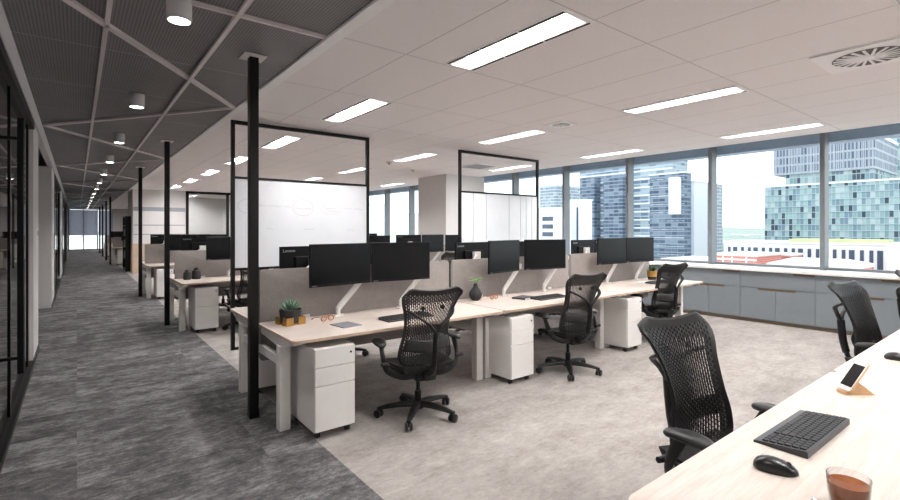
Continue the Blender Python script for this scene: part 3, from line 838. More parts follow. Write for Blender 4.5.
# ------------------------------------------------------------------ desk
DZ = 0.725; DW = 2.03; DD = 0.845
def make_desk():
    t = thing('office_desk', '', 'desk')
    w = DW/2
    bm = bm_new(); prism(bm, rrect(-w, 0, w, DD, 0.05), DZ-0.022, DZ, 0.002, 0)
    bmesh.ops.recalc_face_normals(bm, faces=bm.faces[:])
    for f in bm.faces:
        if abs(f.normal.z) < 0.5: f.material_index = 1
    obj('tabletop', bm, [M['desk'], M['desk_edge']], t)
    for sx in (-1, 1):
        bm = bm_new(); box(bm, sx*(w-0.05)-0.04, 0.31, 0.0, sx*(w-0.05)+0.04, 0.39, 0.63, 0.003); obj('leg', bm, M['white_metal'], t)
        bm = bm_new(); x = sx*(w-0.05)
        poly = [(0.06,DZ-0.024),(0.80,DZ-0.024),(0.80,DZ-0.075),(0.42,DZ-0.105),(0.30,DZ-0.105),(0.06,DZ-0.045)]
        v0 = [bm.verts.new((x-0.03,a,b)) for a,b in poly]; v1 = [bm.verts.new((x+0.03,a,b)) for a,b in poly]
        bm.faces.new(v0); bm.faces.new(v1[::-1])
        for k in range(6): bm.faces.new((v0[k],v1[k],v1[(k+1)%6],v0[(k+1)%6]))
        obj('support_arm', bm, M['white_metal'], t)
        bm = bm_new(); box(bm, x-0.022, 0.39, 0.47, x+0.022, 0.879, 0.54, 0.003); obj('side_rail', bm, M['white_metal'], t)
    bm = bm_new(); box(bm, -w+0.081, 0.36, DZ-0.066, w-0.081, 0.42, DZ-0.0225, 0.003); obj('cross_beam', bm, M['white_metal'], t)
    bm = bm_new(); box(bm, -0.7, 0.56, DZ-0.14, 0.7, 0.70, DZ-0.135); box(bm, -0.7, 0.56, DZ-0.14, 0.7, 0.565, DZ-0.06); box(bm, -0.7, 0.695, DZ-0.14, 0.7, 0.70, DZ-0.06); obj('cable_tray', bm, M['white_metal'], t)
    bm = bm_new(); box(bm, w-0.22, 0.03, DZ-0.045, w-0.12, 0.12, DZ-0.024, 0.004); obj('height_control', bm, M['black_plastic'], t)
    return t
desk = Kit(make_desk)

def make_panel():
    t = thing('privacy_screen', '', 'desk screen')
    w = 0.995
    bm = bm_new(); poly = rrect(-w, 0.40, w, 1.158, 0.03)
    prism(bm, poly, -0.018, 0.018, 0.004); xform(bm, Matrix.Rotation(R(90), 4, 'X')); obj('fabric_panel', bm, M['fabric'], t, True)
    for sx in (-1, 1):
        bm = bm_new(); box(bm, sx*0.6-0.03, -0.06, DZ-0.05, sx*0.6+0.03, 0.06, DZ-0.0225, 0.003); box(bm, sx*0.6-0.03, -0.034, DZ-0.05, sx*0.6+0.03, 0.034, DZ+0.02, 0.003); obj('bracket', bm, M['white_metal'], t)
    return t
panel = Kit(make_panel)

def make_ped():
    t = thing('mobile_pedestal', '', 'drawer unit')
    w, d = 0.155, 0.52
    bm = bm_new(); box(bm, -w, 0.018, 0.055, w, d, 0.65, 0.003); obj('body', bm, M['white_metal'], t)
    for z0, z1 in ((0.517,0.645),(0.385,0.511),(0.060,0.379)):
        bm = bm_new(); box(bm, -w+0.002, 0.0, z0, w-0.002, 0.017, z1, 0.002); o = obj('drawer', bm, M['white_metal'], t)
        if z1 > 0.6:
            bm = bm_new(); tube(bm, [(w-0.035,0.002,z1-0.05),(w-0.035,-0.004,z1-0.05)], 0.008, 14); obj('lock', bm, M['slot_black'], o)
    for sx in (-1, 1):
        for y in (0.06, d-0.06):
            bm = bm_new(); c = Vector((sx*(w-0.04), y, 0.022))
            for sg in (-1,1): tube(bm, [c+Vector((sg*0.004,0,0)), c+Vector((sg*0.014,0,0))], 0.022, 14)
            tube(bm, [c, c+Vector((0,0.006,0.034))], 0.008, 8); obj('caster', bm, M['caster_black'], t, True)
    return t
ped = Kit(make_ped)

def text_mesh(body, size, mat, parent, loc, rot, name='lettering'):
    cu = bpy.data.curves.new(name, 'FONT'); cu.body = body; cu.size = size; cu.extrude = 0.0004; cu.align_x = 'LEFT'
    tmp = bpy.data.objects.new(name, cu); COL.objects.link(tmp)
    dg = bpy.context.evaluated_depsgraph_get(); me = bpy.data.meshes.new_from_object(tmp.evaluated_get(dg))
    bpy.data.objects.remove(tmp); me.materials.clear(); me.materials.append(mat)
    o = bpy.data.objects.new(name, me); COL.objects.link(o); o.parent = parent; o.location = loc; o.rotation_euler = rot
    return o

# monitor: local front faces -Y, origin on the desk below the screen centre
MZ = 0.285; MW = 0.305; MH = 0.363
def make_monitor():
    t = thing('computer_monitor', '', 'monitor')
    bm = bm_new(); box(bm, -MW, 0.0, MZ, MW, 0.022, MZ+MH, 0.003)
    obj('housing', bm, M['bezel'], t)
    bm = bm_new(); box(bm, -MW+0.006, -0.001, MZ+0.022, MW-0.006, 0.001, MZ+MH-0.006); obj('display', bm, M['display'], t)
    bm = bm_new(); box(bm, -0.17, 0.022, MZ+0.06, 0.17, 0.045, MZ+0.27, 0.012, 2); obj('back_cover', bm, M['bezel'], t)
    text_mesh('Lenovo', 0.040, M['logo_grey'], t, (MW-0.025, 0.0232, MZ+MH-0.052), (R(90),0,R(180)))
    text_mesh('Lenovo', 0.016, M['logo_grey'], t, (-MW+0.015, -0.0012, MZ+0.006), (R(90),0,0))
    return t
monitor = Kit(make_monitor)
# arm: local, base clamp at origin; reaches to +X and up, head at (0.0..)
def make_arm():
    t = thing('monitor_arm', '', 'monitor arm')
    bm = bm_new(); prism(bm, rrect(-0.045,-0.04,0.045,0.04,0.012), 0.0, 0.012, 0.002); tube(bm, [(0,0,0.012),(0,0,0.075)], 0.021, 16); obj('desk_clamp', bm, M['white_metal'], t, True)
    bm = bm_new(); tube(bm, [(0,0,0.060),(0.02,0.0,0.085),(0.235,-0.01,0.315),(0.262,-0.01,0.325)], [0.019,0.021,0.019,0.017], 12, sy=1.35); obj('lower_link', bm, M['white_metal'], t, True)
    bm = bm_new(); tube(bm, [(0.262,-0.01,0.30),(0.262,-0.01,0.36)], 0.019, 14); tube(bm, [(0.262,-0.01,0.345),(0.10,0.0,0.40),(0.02,-0.03,0.455)], [0.016,0.016,0.014], 10); obj('upper_link', bm, M['white_metal'], t, True)
    bm = bm_new(); box(bm, -0.05, -0.072, 0.40, 0.05, -0.03, 0.50, 0.003); obj('mounting_plate', bm, M['white_metal'], t)
    return t
arm = Kit(make_arm)

def make_keyboard():
    t = thing('keyboard', '', 'keyboard')
    L, Dp = 0.225, 0.078
    bm = bm_new()
    pr = [(-Dp,0.0),(Dp,0.0),(Dp,0.020),(0.073,0.023),(-Dp,0.008)]
    v0 = [bm.verts.new((-L,a,b)) for a,b in pr]; v1 = [bm.verts.new((L,a,b)) for a,b in pr]
    bm.faces.new(v0); bm.faces.new(v1[::-1])
    for k in range(5): bm.faces.new((v0[k],v1[k],v1[(k+1)%5],v0[(k+1)%5]))
    obj('body', bm, M['kb_body'], t)
    rows = [[1.0]*14+[0.3]+[1.0]*4, [1.0]*13+[1.6,0.3]+[1.0]*4 , [1.5]+[1.0]*12+[1.1,0.3]+[1.0]*4, [1.8]+[1.0]*11+[1.8,0.3]+[1.0]*4, [2.3]+[1.0]*10+[2.3,0.3]+[1.0]*4, [1.3,1.1,1.1,5.8,1.1,1.1,1.1,1.0,1.0,0.3,2.0,1.0,1.0]]
    for j, rw in enumerate(rows):
        tot = sum(rw); x = -L+0.010; u = (2*L-0.020)/tot; yc = 0.061-j*0.0215; z = 0.0085+(yc+Dp)/(0.151)*0.015
        bm = bm_new()
        for k in rw:
            if k != 0.3: box(bm, x+0.0012, yc-0.0090, z-0.004, x+k*u-0.0012, yc+0.0090, z+0.0045, 0.0012, 1)
            x += k*u
        obj('key_row', bm, M['keycap'], t)
    return t
keyboard = Kit(make_keyboard)

def make_mouse():
    t = thing('computer_mouse', '', 'mouse')
    bm = bm_new(); rr = []
    for f_, z in ((0.90,0.0),(1.0,0.006),(0.97,0.017),(0.84,0.028),(0.60,0.036),(0.30,0.040),(0.06,0.041)):
        ringv = []
        for k in range(32):
            a = 2*PI*k/32; x = 0.031*math.copysign(abs(math.cos(a))**0.85, math.cos(a)); y = 0.055*math.copysign(abs(math.sin(a))**0.85, math.sin(a))
            x *= 1 - 0.10*(y/0.055); ringv.append(bm.verts.new((x*f_, y*f_-0.006*(1-f_), z*(1-0.22*max(0,y*f_/0.055)))))
        rr.append(ringv)
    for A, B_ in zip(rr, rr[1:]):
        for k in range(32): bm.faces.new((A[k],A[(k+1)%32],B_[(k+1)%32],B_[k]))
    bm.faces.new(rr[0][::-1]); bm.faces.new(rr[-1]); obj('shell', bm, M['mouse'], t, True)
    bm = bm_new(); tube(bm, [(-0.003,0.030,0.0275),(0.003,0.030,0.0275)], 0.008, 14); obj('scroll_wheel', bm, M['black_plastic'], t, True)
    return t
mouse = Kit(make_mouse)

# ------------------------------------------------------------------ benches
def bench(idx, y0, cols, bname, nchairs=True, items=True, far=True):
    """front row desks y0..y0+DD facing the camera side, far row mirrored behind the screens"""
    xs = [1.17+1.015+2.045*k for k in range(cols)]
    cn = ['at its corridor end','in its middle','at its window end'] if cols == 3 else ['by the corridor']
    yp = y0 + 0.88
    for k, xc in enumerate(xs):
        desk.put(f'front row desk of the {bname}, {cn[k]}', (xc, y0, 0), 0, f'desks of the {bname}')
        if far: desk.put(f'rear row desk of the {bname}, {cn[k]}', (xc, y0+0.88*2, 0), PI, f'desks of the {bname}')
        panel.put(f'taupe screen of the {bname}, {cn[k]}', (xc+0.01, yp, 0), 0, f'privacy screens of the {bname}')
    return xs, yp, cn
Y1 = 3.245
xs, yp, cn = bench(1, Y1, 3, 'nearest complete bench')
G = 'nearest complete bench'
# pedestals
for k, (x, w_) in enumerate(((1.475,'under the corridor-end desk, closest to the thick black post'),(3.425,'under the middle desk of the front row'),(5.405,'under the window-end desk of the front row'))):
    ped.put(f'white three-drawer pedestal on casters {w_}', (x, Y1-0.01, 0), 0, 'pedestals of the front row')
for k, x in enumerate((3.0, 5.05, 7.05)):
    ped.put(f'white three-drawer pedestal under the rear row of the nearest bench, {cn[k]}', (x-0.0 if k else 1.42, yp+0.88+0.0, 0), PI, 'pedestals of the rear row')
# front row monitors
mons = [(1.825,-7,'left monitor of the corridor-end pair'),(2.44,6,'right monitor of the corridor-end pair'),(3.81,-12,'left monitor of the middle pair, turned away'),(4.50,12,'right monitor of the middle pair'),(5.90,4,'left monitor of the window-end pair'),(6.62,8,'right monitor of the window-end pair')]
for x, a, lb in mons:
    monitor.put(f'black flat screen, {lb} in the front row', (x, 3.87, DZ), R(-a), 'monitors of the front row')
arms = [(1.84,-7),(2.50,6),(3.90,-12),(4.60,12),(5.95,4),(6.70,8)]
for (x, a), m in zip(arms, mons):
    arm.put(f'white arm holding the {m[2]}, front row', (x, 3.985, DZ), 0, 'monitor arms of the front row')
# rear row monitors
rm = [(1.76,'nearest the corridor',6),(2.52,'second from the corridor',-6),(3.80,'third from the corridor',8),(4.42,'fourth from the corridor',-8),(5.98,'second from the windows',5),(6.62,'nearest the windows',-5)]
for i, (x, lb, a) in enumerate(rm):
    monitor.put(f'back of a black monitor seen over the screens, rear row, {lb}', (x, 4.44, DZ-0.035), PI+R(a), 'monitors of the rear row')
    arm.put(f'white monitor arm in the rear row, {lb}', (x+0.02, 4.32, DZ), PI, 'monitor arms of the rear row')
# chairs
CG = 'black mesh task chairs'
chair.put('black mesh task chair at the corridor-end desk of the front row, back towards the camera', (2.17, 3.20, 0), R(-10), CG)
chair.put('black mesh task chair at the middle front desk, right of the white pedestal', (4.07, 3.20, 0), R(-10), CG)
chair.put('black mesh task chair at the window-end desk, beside the brass planter', (6.16, 3.38, 0), R(-12), CG)
chair.put('large black mesh task chair in the right foreground facing the camera desk', (2.36, 0.94, 0), R(170), CG)
chair.put('black mesh task chair behind the wooden phone stand, right side of the photo', (5.06, 0.84, 0), R(170), CG)
chair.put('black mesh task chair cut off by the right edge of the photo', (7.15, 0.78, 0), R(180-4), CG)
chair.put('black mesh task chair in the rear row of the nearest bench, nearest the corridor', (2.40, 5.20, 0), R(175), CG)
chair.put('black mesh task chair in the rear row of the nearest bench, behind its middle desk', (4.35, 5.25, 0), R(185), CG)
chair.put('black mesh task chair in the rear row of the nearest bench, nearest the windows', (6.3, 5.25, 0), R(178), CG)
# second and third bench
for bi, (yy, nm_, chx) in enumerate(((7.63, 'bench behind the whiteboard', (2.05, 4.1, 5.75)), (11.79, 'third bench along the corridor', (2.2, 4.3, 6.3)))):
    xs2, yp2, cn2 = bench(2+bi, yy, 3, nm_)
    for k, xc in enumerate(xs2):
        ped.put(f'front row pedestal of the {nm_}, {cn2[k]}', (xc-0.70, yy-0.01, 0), 0, f'pedestals of the {nm_}')
        ped.put(f'rear row pedestal of the {nm_}, {cn2[k]}', (xc+0.72, yp2+0.88, 0), PI, f'pedestals of the {nm_}')
        for j, (dx, a) in enumerate(((-0.29,-6),(0.37,6))):
            monitor.put(f'{("left","right")[j]} front row monitor of the {nm_}, {cn2[k]}', (xc+dx, yy+0.62, DZ), R(-a), f'monitors of the {nm_}')
            arm.put(f'{("left","right")[j]} front monitor arm, {nm_}, {cn2[k]}', (xc+dx+0.05, yy+0.74, DZ), 0, f'monitor arms of the {nm_}')
            monitor.put(f'{("left","right")[j]} rear row monitor of the {nm_}, {cn2[k]}', (xc+dx-0.25, yy+1.20, DZ), PI+R(a), f'monitors of the {nm_}')
            arm.put(f'{("left","right")[j]} rear monitor arm, {nm_}, {cn2[k]}', (xc+dx-0.25, yy+1.08, DZ), PI, f'monitor arms of the {nm_}')
        chair.put(f'front row mesh chair of the {nm_}, {cn2[k]}', (chx[k], yy-0.02, 0), R((10,-12,4)[k]), CG)
        chair.put(f'rear row mesh chair of the {nm_}, {cn2[k]}', (chx[k]+0.1, yy+2.0, 0), R(180+(5,-8,3)[k]), CG)
for bi, (yy, nm_) in enumerate(((23.95, 'far bench beyond the beige end wall'), (31.6, 'farthest bench at the end of the corridor'))):
    xs3, yp3, cn3 = bench(5+bi, yy, 1, nm_)
    ped.put(f'white drawer pedestal of the {nm_}', (1.47, yy-0.01, 0), 0)
    for j, dx in enumerate((-0.4, 0.35)): monitor.put(f'black monitor on the {nm_}, {("left","right")[j]} of two', (xs3[0]+dx, yy+0.6, DZ), 0, f'monitors of the {nm_}'); arm.put(f'white monitor arm on the {nm_}, {("left","right")[j]} of two', (xs3[0]+dx+0.02, yy+0.73, DZ), 0, f'monitor arms of the {nm_}')

# foreground desks (their users sit on the far side)
YF = 0.775
for k, lb in enumerate(('large pale wood desk top in the right foreground with keyboard and tea glass','pale wood desk beyond the seam at the right edge of the photo','pale wood desk of the foreground row out of frame beside the windows')):
    desk.put(lb, (1.24+1.0+2.02*k, YF, 0), PI, 'foreground row of desks')
    ped.put(('white drawer pedestal hidden under the large foreground desk','white drawer pedestal hidden under the second foreground desk','white drawer pedestal hidden under the third foreground desk')[k], (2.85+2.02*k, YF-0.06, 0), PI, 'pedestals under the foreground desks')

# ------------------------------------------------------------------ desk items
k_ = keyboard.put('slim black keyboard on the large foreground desk', (2.180, 0.606, DZ), R(180-1)); k_.scale = (1.06,1.06,1)
mm_ = mouse.put('black computer mouse in front of the foreground keyboard', (1.765, 0.566, DZ), R(198)); mm_.scale = (1.12,1.12,1.05)
mouse.put('black computer mouse at the right edge on the second foreground desk', (3.83, 0.60, DZ), R(185))
keyboard.put('black keyboard in front of the first front-row chair', (2.27, 3.52, DZ), R(2))
keyboard.put('black keyboard beside the middle front-row chair', (4.19, 3.55, DZ), R(1))
keyboard.put('black keyboard left of the chair at the window-end desk', (6.62, 3.58, DZ), R(1))
mouse.put('black mouse right of the keyboard on the window-end desk', (7.0, 3.62, DZ), 0)

# phone on a wooden wedge stand
t = thing('phone_stand', 'small light wood wedge stand behind the keyboard', 'phone stand', (2.90, 0.595, DZ), R(-40)); t.scale = (1.15,1.15,1.15)
bm = bm_new(); poly = [(-0.045,0.0),(0.055,0.0),(-0.018,0.056),(-0.025,0.053)]
v0 = [bm.verts.new((a,-0.022,b)) for a,b in poly]; v1 = [bm.verts.new((a,0.022,b)) for a,b in poly]
bm.faces.new(v0); bm.faces.new(v1[::-1])
for k in range(4): bm.faces.new((v0[k],v1[k],v1[(k+1)%4],v0[(k+1)%4]))
obj('wedge', bm, M['light_wood'], t)
bm = bm_new(); box(bm, -0.068, -0.022, 0.0, -0.043, 0.022, 0.012, 0.002); obj('lip', bm, M['light_wood'], t)
ph = thing('smartphone', 'white and rose gold smartphone leaning on the wood stand', 'phone', (2.90, 0.595, DZ), R(-40)); ph.scale = (1.15,1.15,1.15)
mm = Matrix.Translation((-0.0545, 0, 0.013)) @ Matrix.Rotation(R(-56+90), 4, 'Y')
bm = bm_new(); prism(bm, [(x,y) for x,y in rrect(-0.0345,-0.0,0.0345,0.140,0.010)], -0.0035, 0.0035, 0.0015)
# lay so that its height runs along local z, width along local y, thickness along local x
rot = Matrix(((0,0,-1,0),(1,0,0,0),(0,1,0,0),(0,0,0,1)))
xform(bm, mm @ rot); obj('case', bm, M['gold'], ph, True)
bm = bm_new(); prism(bm, rrect(-0.032,0.0025,0.032,0.1375,0.009), 0.0036, 0.0046); xform(bm, mm @ rot); obj('face', bm, M['phone_white'], ph)
bm = bm_new(); box(bm, -0.0285, 0.020, 0.0047, 0.0285, 0.121, 0.0052); xform(bm, mm @ rot); obj('screen', bm, M['phone_screen'], ph)
bm = bm_new(); lathe(bm, [(0.0048,0),(0.0062,0),(0.0062,0.0006),(0.0048,0.0006)], 20, (0,0.0115,0.0047)); xform(bm, mm @ rot); obj('home_button', bm, M['logo_grey'], ph)

# tea glass
t = thing('tea_glass', 'small clear glass cup of brown tea at the bottom right of the foreground desk', 'glass', (1.70, 0.368, DZ))
bm = bm_new(); lathe(bm, [(0,0.0),(0.040,0.0),(0.043,0.003),(0.048,0.040),(0.0505,0.085),(0.0495,0.0865),(0.0485,0.085),(0.0465,0.040),(0.041,0.008),(0,0.007)], 40); obj('cup', bm, M['cup'], t, True)
bm = bm_new(); lathe(bm, [(0,0.0078),(0.0405,0.0088),(0.0460,0.040),(0.0475,0.066),(0.0,0.066)], 40); obj('tea', bm, M['tea'], t, True)
t = thing('teaspoon', 'shiny steel teaspoon beside the tea glass at the bottom edge of the photo', 'spoon', (1.637, 0.418, DZ), R(-8))
bm = bm_new(); rr = []
for f_, z in ((0.05,0.003),(0.5,0.0035),(0.85,0.006),(1.0,0.010),(0.95,0.0105),(0.5,0.006),(0.05,0.005)):
    rr.append([bm.verts.new((0.015*f_*math.cos(2*PI*k/24), 0.022*f_*math.sin(2*PI*k/24), z)) for k in range(24)])
for A, B_ in zip(rr, rr[1:]):
    for k in range(24): bm.faces.new((A[k],A[(k+1)%24],B_[(k+1)%24],B_[k]))
obj('bowl', bm, M['chrome'], t, True)
bm = bm_new(); tube(bm, [(0,-0.021,0.010),(0,-0.06,0.012),(0,-0.12,0.004)], [0.0025,0.002,0.0035], 8, sy=0.6); obj('handle', bm, M['chrome'], t, True)

# succulent in a black pot on a brass stand
t = thing('potted_succulent', 'grey green succulent in a black pot held by a brass stand, near the thick post', 'potted plant', (1.375, 3.88, DZ), R(12)); t.scale = (1.45,1.45,1.4)
bm = bm_new(); lathe(bm, [(0,0.012),(0.046,0.012),(0.055,0.02),(0.062,0.085),(0.059,0.088),(0.056,0.085),(0.048,0.07),(0,0.07)], 32); obj('pot', bm, M['pot_black'], t, True)
bm = bm_new(); lathe(bm, [(0,0.072),(0.048,0.072),(0,0.078)], 20); obj('soil', bm, M['soil'], t)
bm = bm_new(); s = 0.056
for sx in (-1,1):
    for sy in (-1,1):
        box(bm, sx*s-0.003, sy*s-0.003, 0, sx*s+0.003, sy*s+0.003, 0.045)
        box(bm, min(sx*s, sx*(s-0.04)), sy*s-0.002, 0, max(sx*s, sx*(s-0.04)), sy*s+0.002, 0.045); box(bm, sx*s-0.002, min(sy*s, sy*(s-0.04)), 0, sx*s+0.002, max(sy*s, sy*(s-0.04)), 0.045)
box(bm, -s, -s, 0.006, s, s, 0.011); obj('brass_stand', bm, M['brass'], t)
def leaf(bm, base, dirv, L, w, curl=0.3, thick=0.004):
    d = Vector(dirv).normalized(); side = d.cross(Vector((0,0,1)));
    if side.length < 0.05: side = Vector((1,0,0))
    side.normalize(); nrm = side.cross(d).normalized(); rows = []
    for k in range(7):
        u = k/6; c = Vector(base)+d*L*u+nrm*(curl*L*u*u); ww = w*math.sin(PI*min(1, 0.12+u*0.88))**0.7*(1-0.15*u)+0.0004
        rows.append([bm.verts.new(c+side*ww), bm.verts.new(c+nrm*-thick), bm.verts.new(c-side*ww), bm.verts.new(c+nrm*thick)])
    for A, B_ in zip(rows, rows[1:]):
        for k in range(4): bm.faces.new((A[k],A[(k+1)%4],B_[(k+1)%4],B_[k]))
    bm.faces.new(rows[0]); bm.faces.new(rows[-1][::-1])
rnd = random.Random(3)
for k in range(22):
    a = k*2.4; e = 0.45+0.9*(k/22); bm = bm_new()
    leaf(bm, (0.018*math.cos(a)*(1-k/30),0.018*math.sin(a)*(1-k/30),0.076), (math.cos(a)*math.cos(e), math.sin(a)*math.cos(e), math.sin(e)), 0.060+0.012*rnd.random(), 0.011, 0.15); obj('leaf', bm, M['succulent'], t, True)

def glasses(label, loc, rz, mat):
    t = thing('eyeglasses', label, 'glasses', loc, rz); t.scale = (1.05,1.05,1.0)
    bm = bm_new()
    for sx in (-1,1):
        tube(bm, [(sx*0.034+0.025*math.cos(a*PI/10), 0, 0.026+0.020*math.sin(a*PI/10)) for a in range(21)], 0.0042, 8, cap=False)
    tube(bm, spline([(-0.010,0,0.032),(0,0,0.036),(0.010,0,0.032)]), 0.0026, 8); obj('frame_front', bm, mat, t, True)
    for sx in (-1,1):
        bm = bm_new(); tube(bm, spline([(sx*0.059,0,0.036),(sx*0.065,0.012,0.036),(sx*0.064,0.08,0.030),(sx*0.060,0.125,0.010),(sx*0.058,0.14,0.004)]), 0.0026, 8); obj('temple', bm, mat, t, True)
        bm = bm_new(); lathe(bm, [(0,-0.0004),(0.022,-0.0004),(0.022,0.0004),(0,0.0004)], 24); xform(bm, Matrix.Translation((sx*0.034,0,0.026)) @ Matrix.Diagonal((1.05,1,0.85,1)) @ Matrix.Rotation(R(90),4,'X')); obj('lens', bm, M['clear_pane'], t)
    return t
glasses('copper framed eyeglasses on the desk behind the grey notebook', (1.66, 3.80, DZ), R(10), M['copper'])
glasses('second pair of copper eyeglasses beside the black bud vase', (3.63, 3.86, DZ), R(8), M['copper'])

def notebook(label, loc, rz, w, d, th, cover):
    t = thing('notebook', label, 'notebook', loc, rz)
    bm = bm_new(); box(bm, -w, -d, 0, w, d, 0.0018, 0.0006, 1); box(bm, -w, -d, th-0.0018, w, d, th, 0.0006, 1); box(bm, -w, -d, 0, -w+0.002, d, th); obj('cover', bm, cover, t)
    bm = bm_new(); box(bm, -w+0.002, -d+0.003, 0.002, w-0.003, d-0.003, th-0.002); obj('pages', bm, M['paper'], t)
notebook('thin grey notebook on the corridor-end desk', (1.71, 3.555, DZ), R(8), 0.085, 0.10, 0.006, M['grey_cover'])
notebook('thick charcoal notebook on the middle desk between the monitor arms', (3.93, 3.70, DZ), R(12), 0.11, 0.085, 0.020, M['dark_cover'])

# bud vase
t = thing('bud_vase', 'round matt black bud vase with green sprigs on the desk seam', 'vase', (3.42, 3.93, DZ)); t.scale = (1.15,1.15,1.1)
bm = bm_new(); lathe(bm, [(0,0),(0.030,0),(0.050,0.018),(0.062,0.048),(0.060,0.075),(0.042,0.108),(0.022,0.135),(0.017,0.158),(0.020,0.166),(0.014,0.166),(0.012,0.15),(0,0.14)], 36); obj('vase_body', bm, M['pot_black'], t, True)
rnd = random.Random(5)
for k in range(4):
    a = k*1.7; st = bm_new(); tip = Vector((0.035*math.cos(a),0.035*math.sin(a),0.215))
    tube(st, [(0,0,0.145),tuple(tip*0.5+Vector((0,0,0.085))),tuple(tip)], 0.0018, 6); so = obj('stem', st, M['leaf'], t, True)
    for j in range(5):
        bm = bm_new(); b = a+j*1.3; leaf(bm, tuple(tip-Vector((0,0,0.012*j*0.5))), (math.cos(b), math.sin(b), 0.25), 0.042, 0.014, -0.1, 0.0012); obj('leaf', bm, M['leaf'], so, True)

# brass planter on the window-end desk
t = thing('potted_plant', 'leafy green plant in a black pot with a brass band on the window-end desk', 'potted plant', (6.93, 3.86, DZ))
bm = bm_new(); lathe(bm, [(0,0),(0.055,0),(0.062,0.01),(0.066,0.05),(0,0.05)], 32); obj('pot_base', bm, M['pot_black'], t, True)
bm = bm_new(); lathe(bm, [(0,0.0505),(0.070,0.0505),(0.076,0.08),(0.076,0.135),(0.072,0.138),(0.068,0.130),(0,0.125)], 32); obj('brass_bowl', bm, M['brass'], t, True)
rnd = random.Random(9)
for k in range(34):
    a = k*2.4; e = 0.35+1.1*rnd.random(); bm = bm_new(); leaf(bm, (0.04*math.cos(a)*rnd.random(),0.04*math.sin(a)*rnd.random(),0.125), (math.cos(a)*math.cos(e), math.sin(a)*math.cos(e), math.sin(e)), 0.07+0.05*rnd.random(), 0.012, -0.25, 0.0012); obj('leaf', bm, M['dark_leaf'], t, True)
notebook('white paper pad on the window-end desk below the monitors', (6.5, 3.74, DZ), R(5), 0.10, 0.07, 0.012, M['paper'])

# black jar cluster on second bench
for (x, y, s, lb) in ((1.33, 8.25, 1.0, 'small black pot with a dark handle on the desk behind the whiteboard, left one'), (1.46, 8.27, 1.15, 'taller black jar with lid on the desk behind the whiteboard, right one')):
    t = thing('desk_jar', lb, 'jar', (x, y, DZ))
    bm = bm_new(); lathe(bm, [(0,0),(0.05*s,0),(0.055*s,0.02),(0.052*s,0.10*s),(0.04*s,0.12*s),(0,0.12*s)], 24); obj('jar_body', bm, M['pot_black'], t, True)
    bm = bm_new(); lathe(bm, [(0,0.121*s),(0.03*s,0.121*s),(0.03*s,0.145*s),(0.012*s,0.155*s),(0,0.157*s)], 20); obj('lid', bm, M['black_plastic'], t, True)

# dark bookcase at the end block
t = thing('black_shelf_unit', 'tall black open shelf unit standing at the side of the end wall', 'shelf', (1.335, 20.2, 0))
for y in (0, 1.2):
    bm = bm_new(); box(bm, 0, y, 0, 0.16, y+0.03, 1.95); obj('side_panel', bm, M['black_metal'], t)
for z in (0.05, 0.45, 0.85, 1.25, 1.6, 1.92):
    bm = bm_new(); box(bm, 0, 0.03, z, 0.16, 1.2, z+0.03); obj('shelf', bm, M['black_metal'], t)
bm = bm_new(); box(bm, 0.15, 0.03, 0.08, 0.16, 1.2, 1.92); obj('back_panel', bm, M['black_metal'], t)
for z in (0.48, 0.88, 1.28):
    tgt = thing('storage_box', f'dark storage box on the black shelf unit, {("lower","middle","upper")[int((z-0.4)/0.4)]} shelf', 'box', (1.345, 20.45, z), 0, 'boxes on the black shelf unit')
    bm = bm_new(); box(bm, 0, 0, 0, 0.13, 0.6, 0.2, 0.004); obj('carton', bm, M['black_plastic'], tgt)
    bm = bm_new(); box(bm, -0.004, -0.004, 0.2, 0.134, 0.604, 0.235, 0.004); obj('lid', bm, M['dark_cover'], tgt)

# ------------------------------------------------------------------ outside
GZ = -32.0
bm = bm_new(); box(bm, 14, -600, GZ-1, 7000, 7000, GZ); o = struct('floor_city_ground', bm, M['ground']); o.name = 'ground'
def building(name, label, x, y0, y1, top, depth, mat, roof='broof', base=GZ, para=0.25):
    t = thing(name, label, 'building', (x, y0, base))
    h = top-base; bm = bm_new(); box(bm, 0, 0, 0, depth, y1-y0, h); obj('wall', bm, mat, t)
    bm = bm_new(); box(bm, -0.1, -0.1, h, depth+0.1, y1-y0+0.1, h+para); obj('roof', bm, M[roof], t)
    return t, h
t, h = building('glass_office_block', 'wide teal glass office block with a smaller finned block on its roof', 90, 8, 30.4, 8.35, 22, M['teal_glass'], base=-1.6)
for k in range(10):
    bm = bm_new(); z = 0.95*(k+1)-0.05; box(bm, -0.12, 0, z, 0, 22.4, z+0.08); obj('floor_band', bm, M['finmat'], t)
bm = bm_new(); box(bm, 2.0, 9.0, h+0.25, 16, 20.1, h+2.0); obj('glass_neck', bm, M['teal_glass'], t)
bm = bm_new(); box(bm, 1.5, 8.8, h+2.0, 17, 21.6, h+6.9); obj('finned_upper_block', bm, M['fin_glass'], t)
bm = bm_new(); box(bm, 1.3, 8.7, h+6.9, 17.2, 21.7, h+7.4); obj('upper_roof', bm, M['bwhite'], t)
for k in range(26):
    bm = bm_new(); y = 9.0+k*0.49; box(bm, 1.3, y, h+2.0, 1.5, y+0.07, h+6.9); obj('fin', bm, M['finmat'], t)
bm = bm_new(); box(bm, 1.5, 0.0, -1.6, 22, 22.4, 0); obj('podium', bm, M['bdark'], t)
bm = bm_new(); box(bm, -3, -2.0, -31, 22.0, 23.5, -1.6); obj('podium_base', bm, M['bwhite'], t)
bm = bm_new(); box(bm, -3, -2.0, -1.6, 1.4, 23.0, -1.25); obj('planted_terrace', bm, M['bgreen'], t)
building('glass_tower', 'blue green glass tower rising at the right edge behind the finned block', 114, 2, 20.2, 20.5, 14, M['teal_glass'], base=-30)
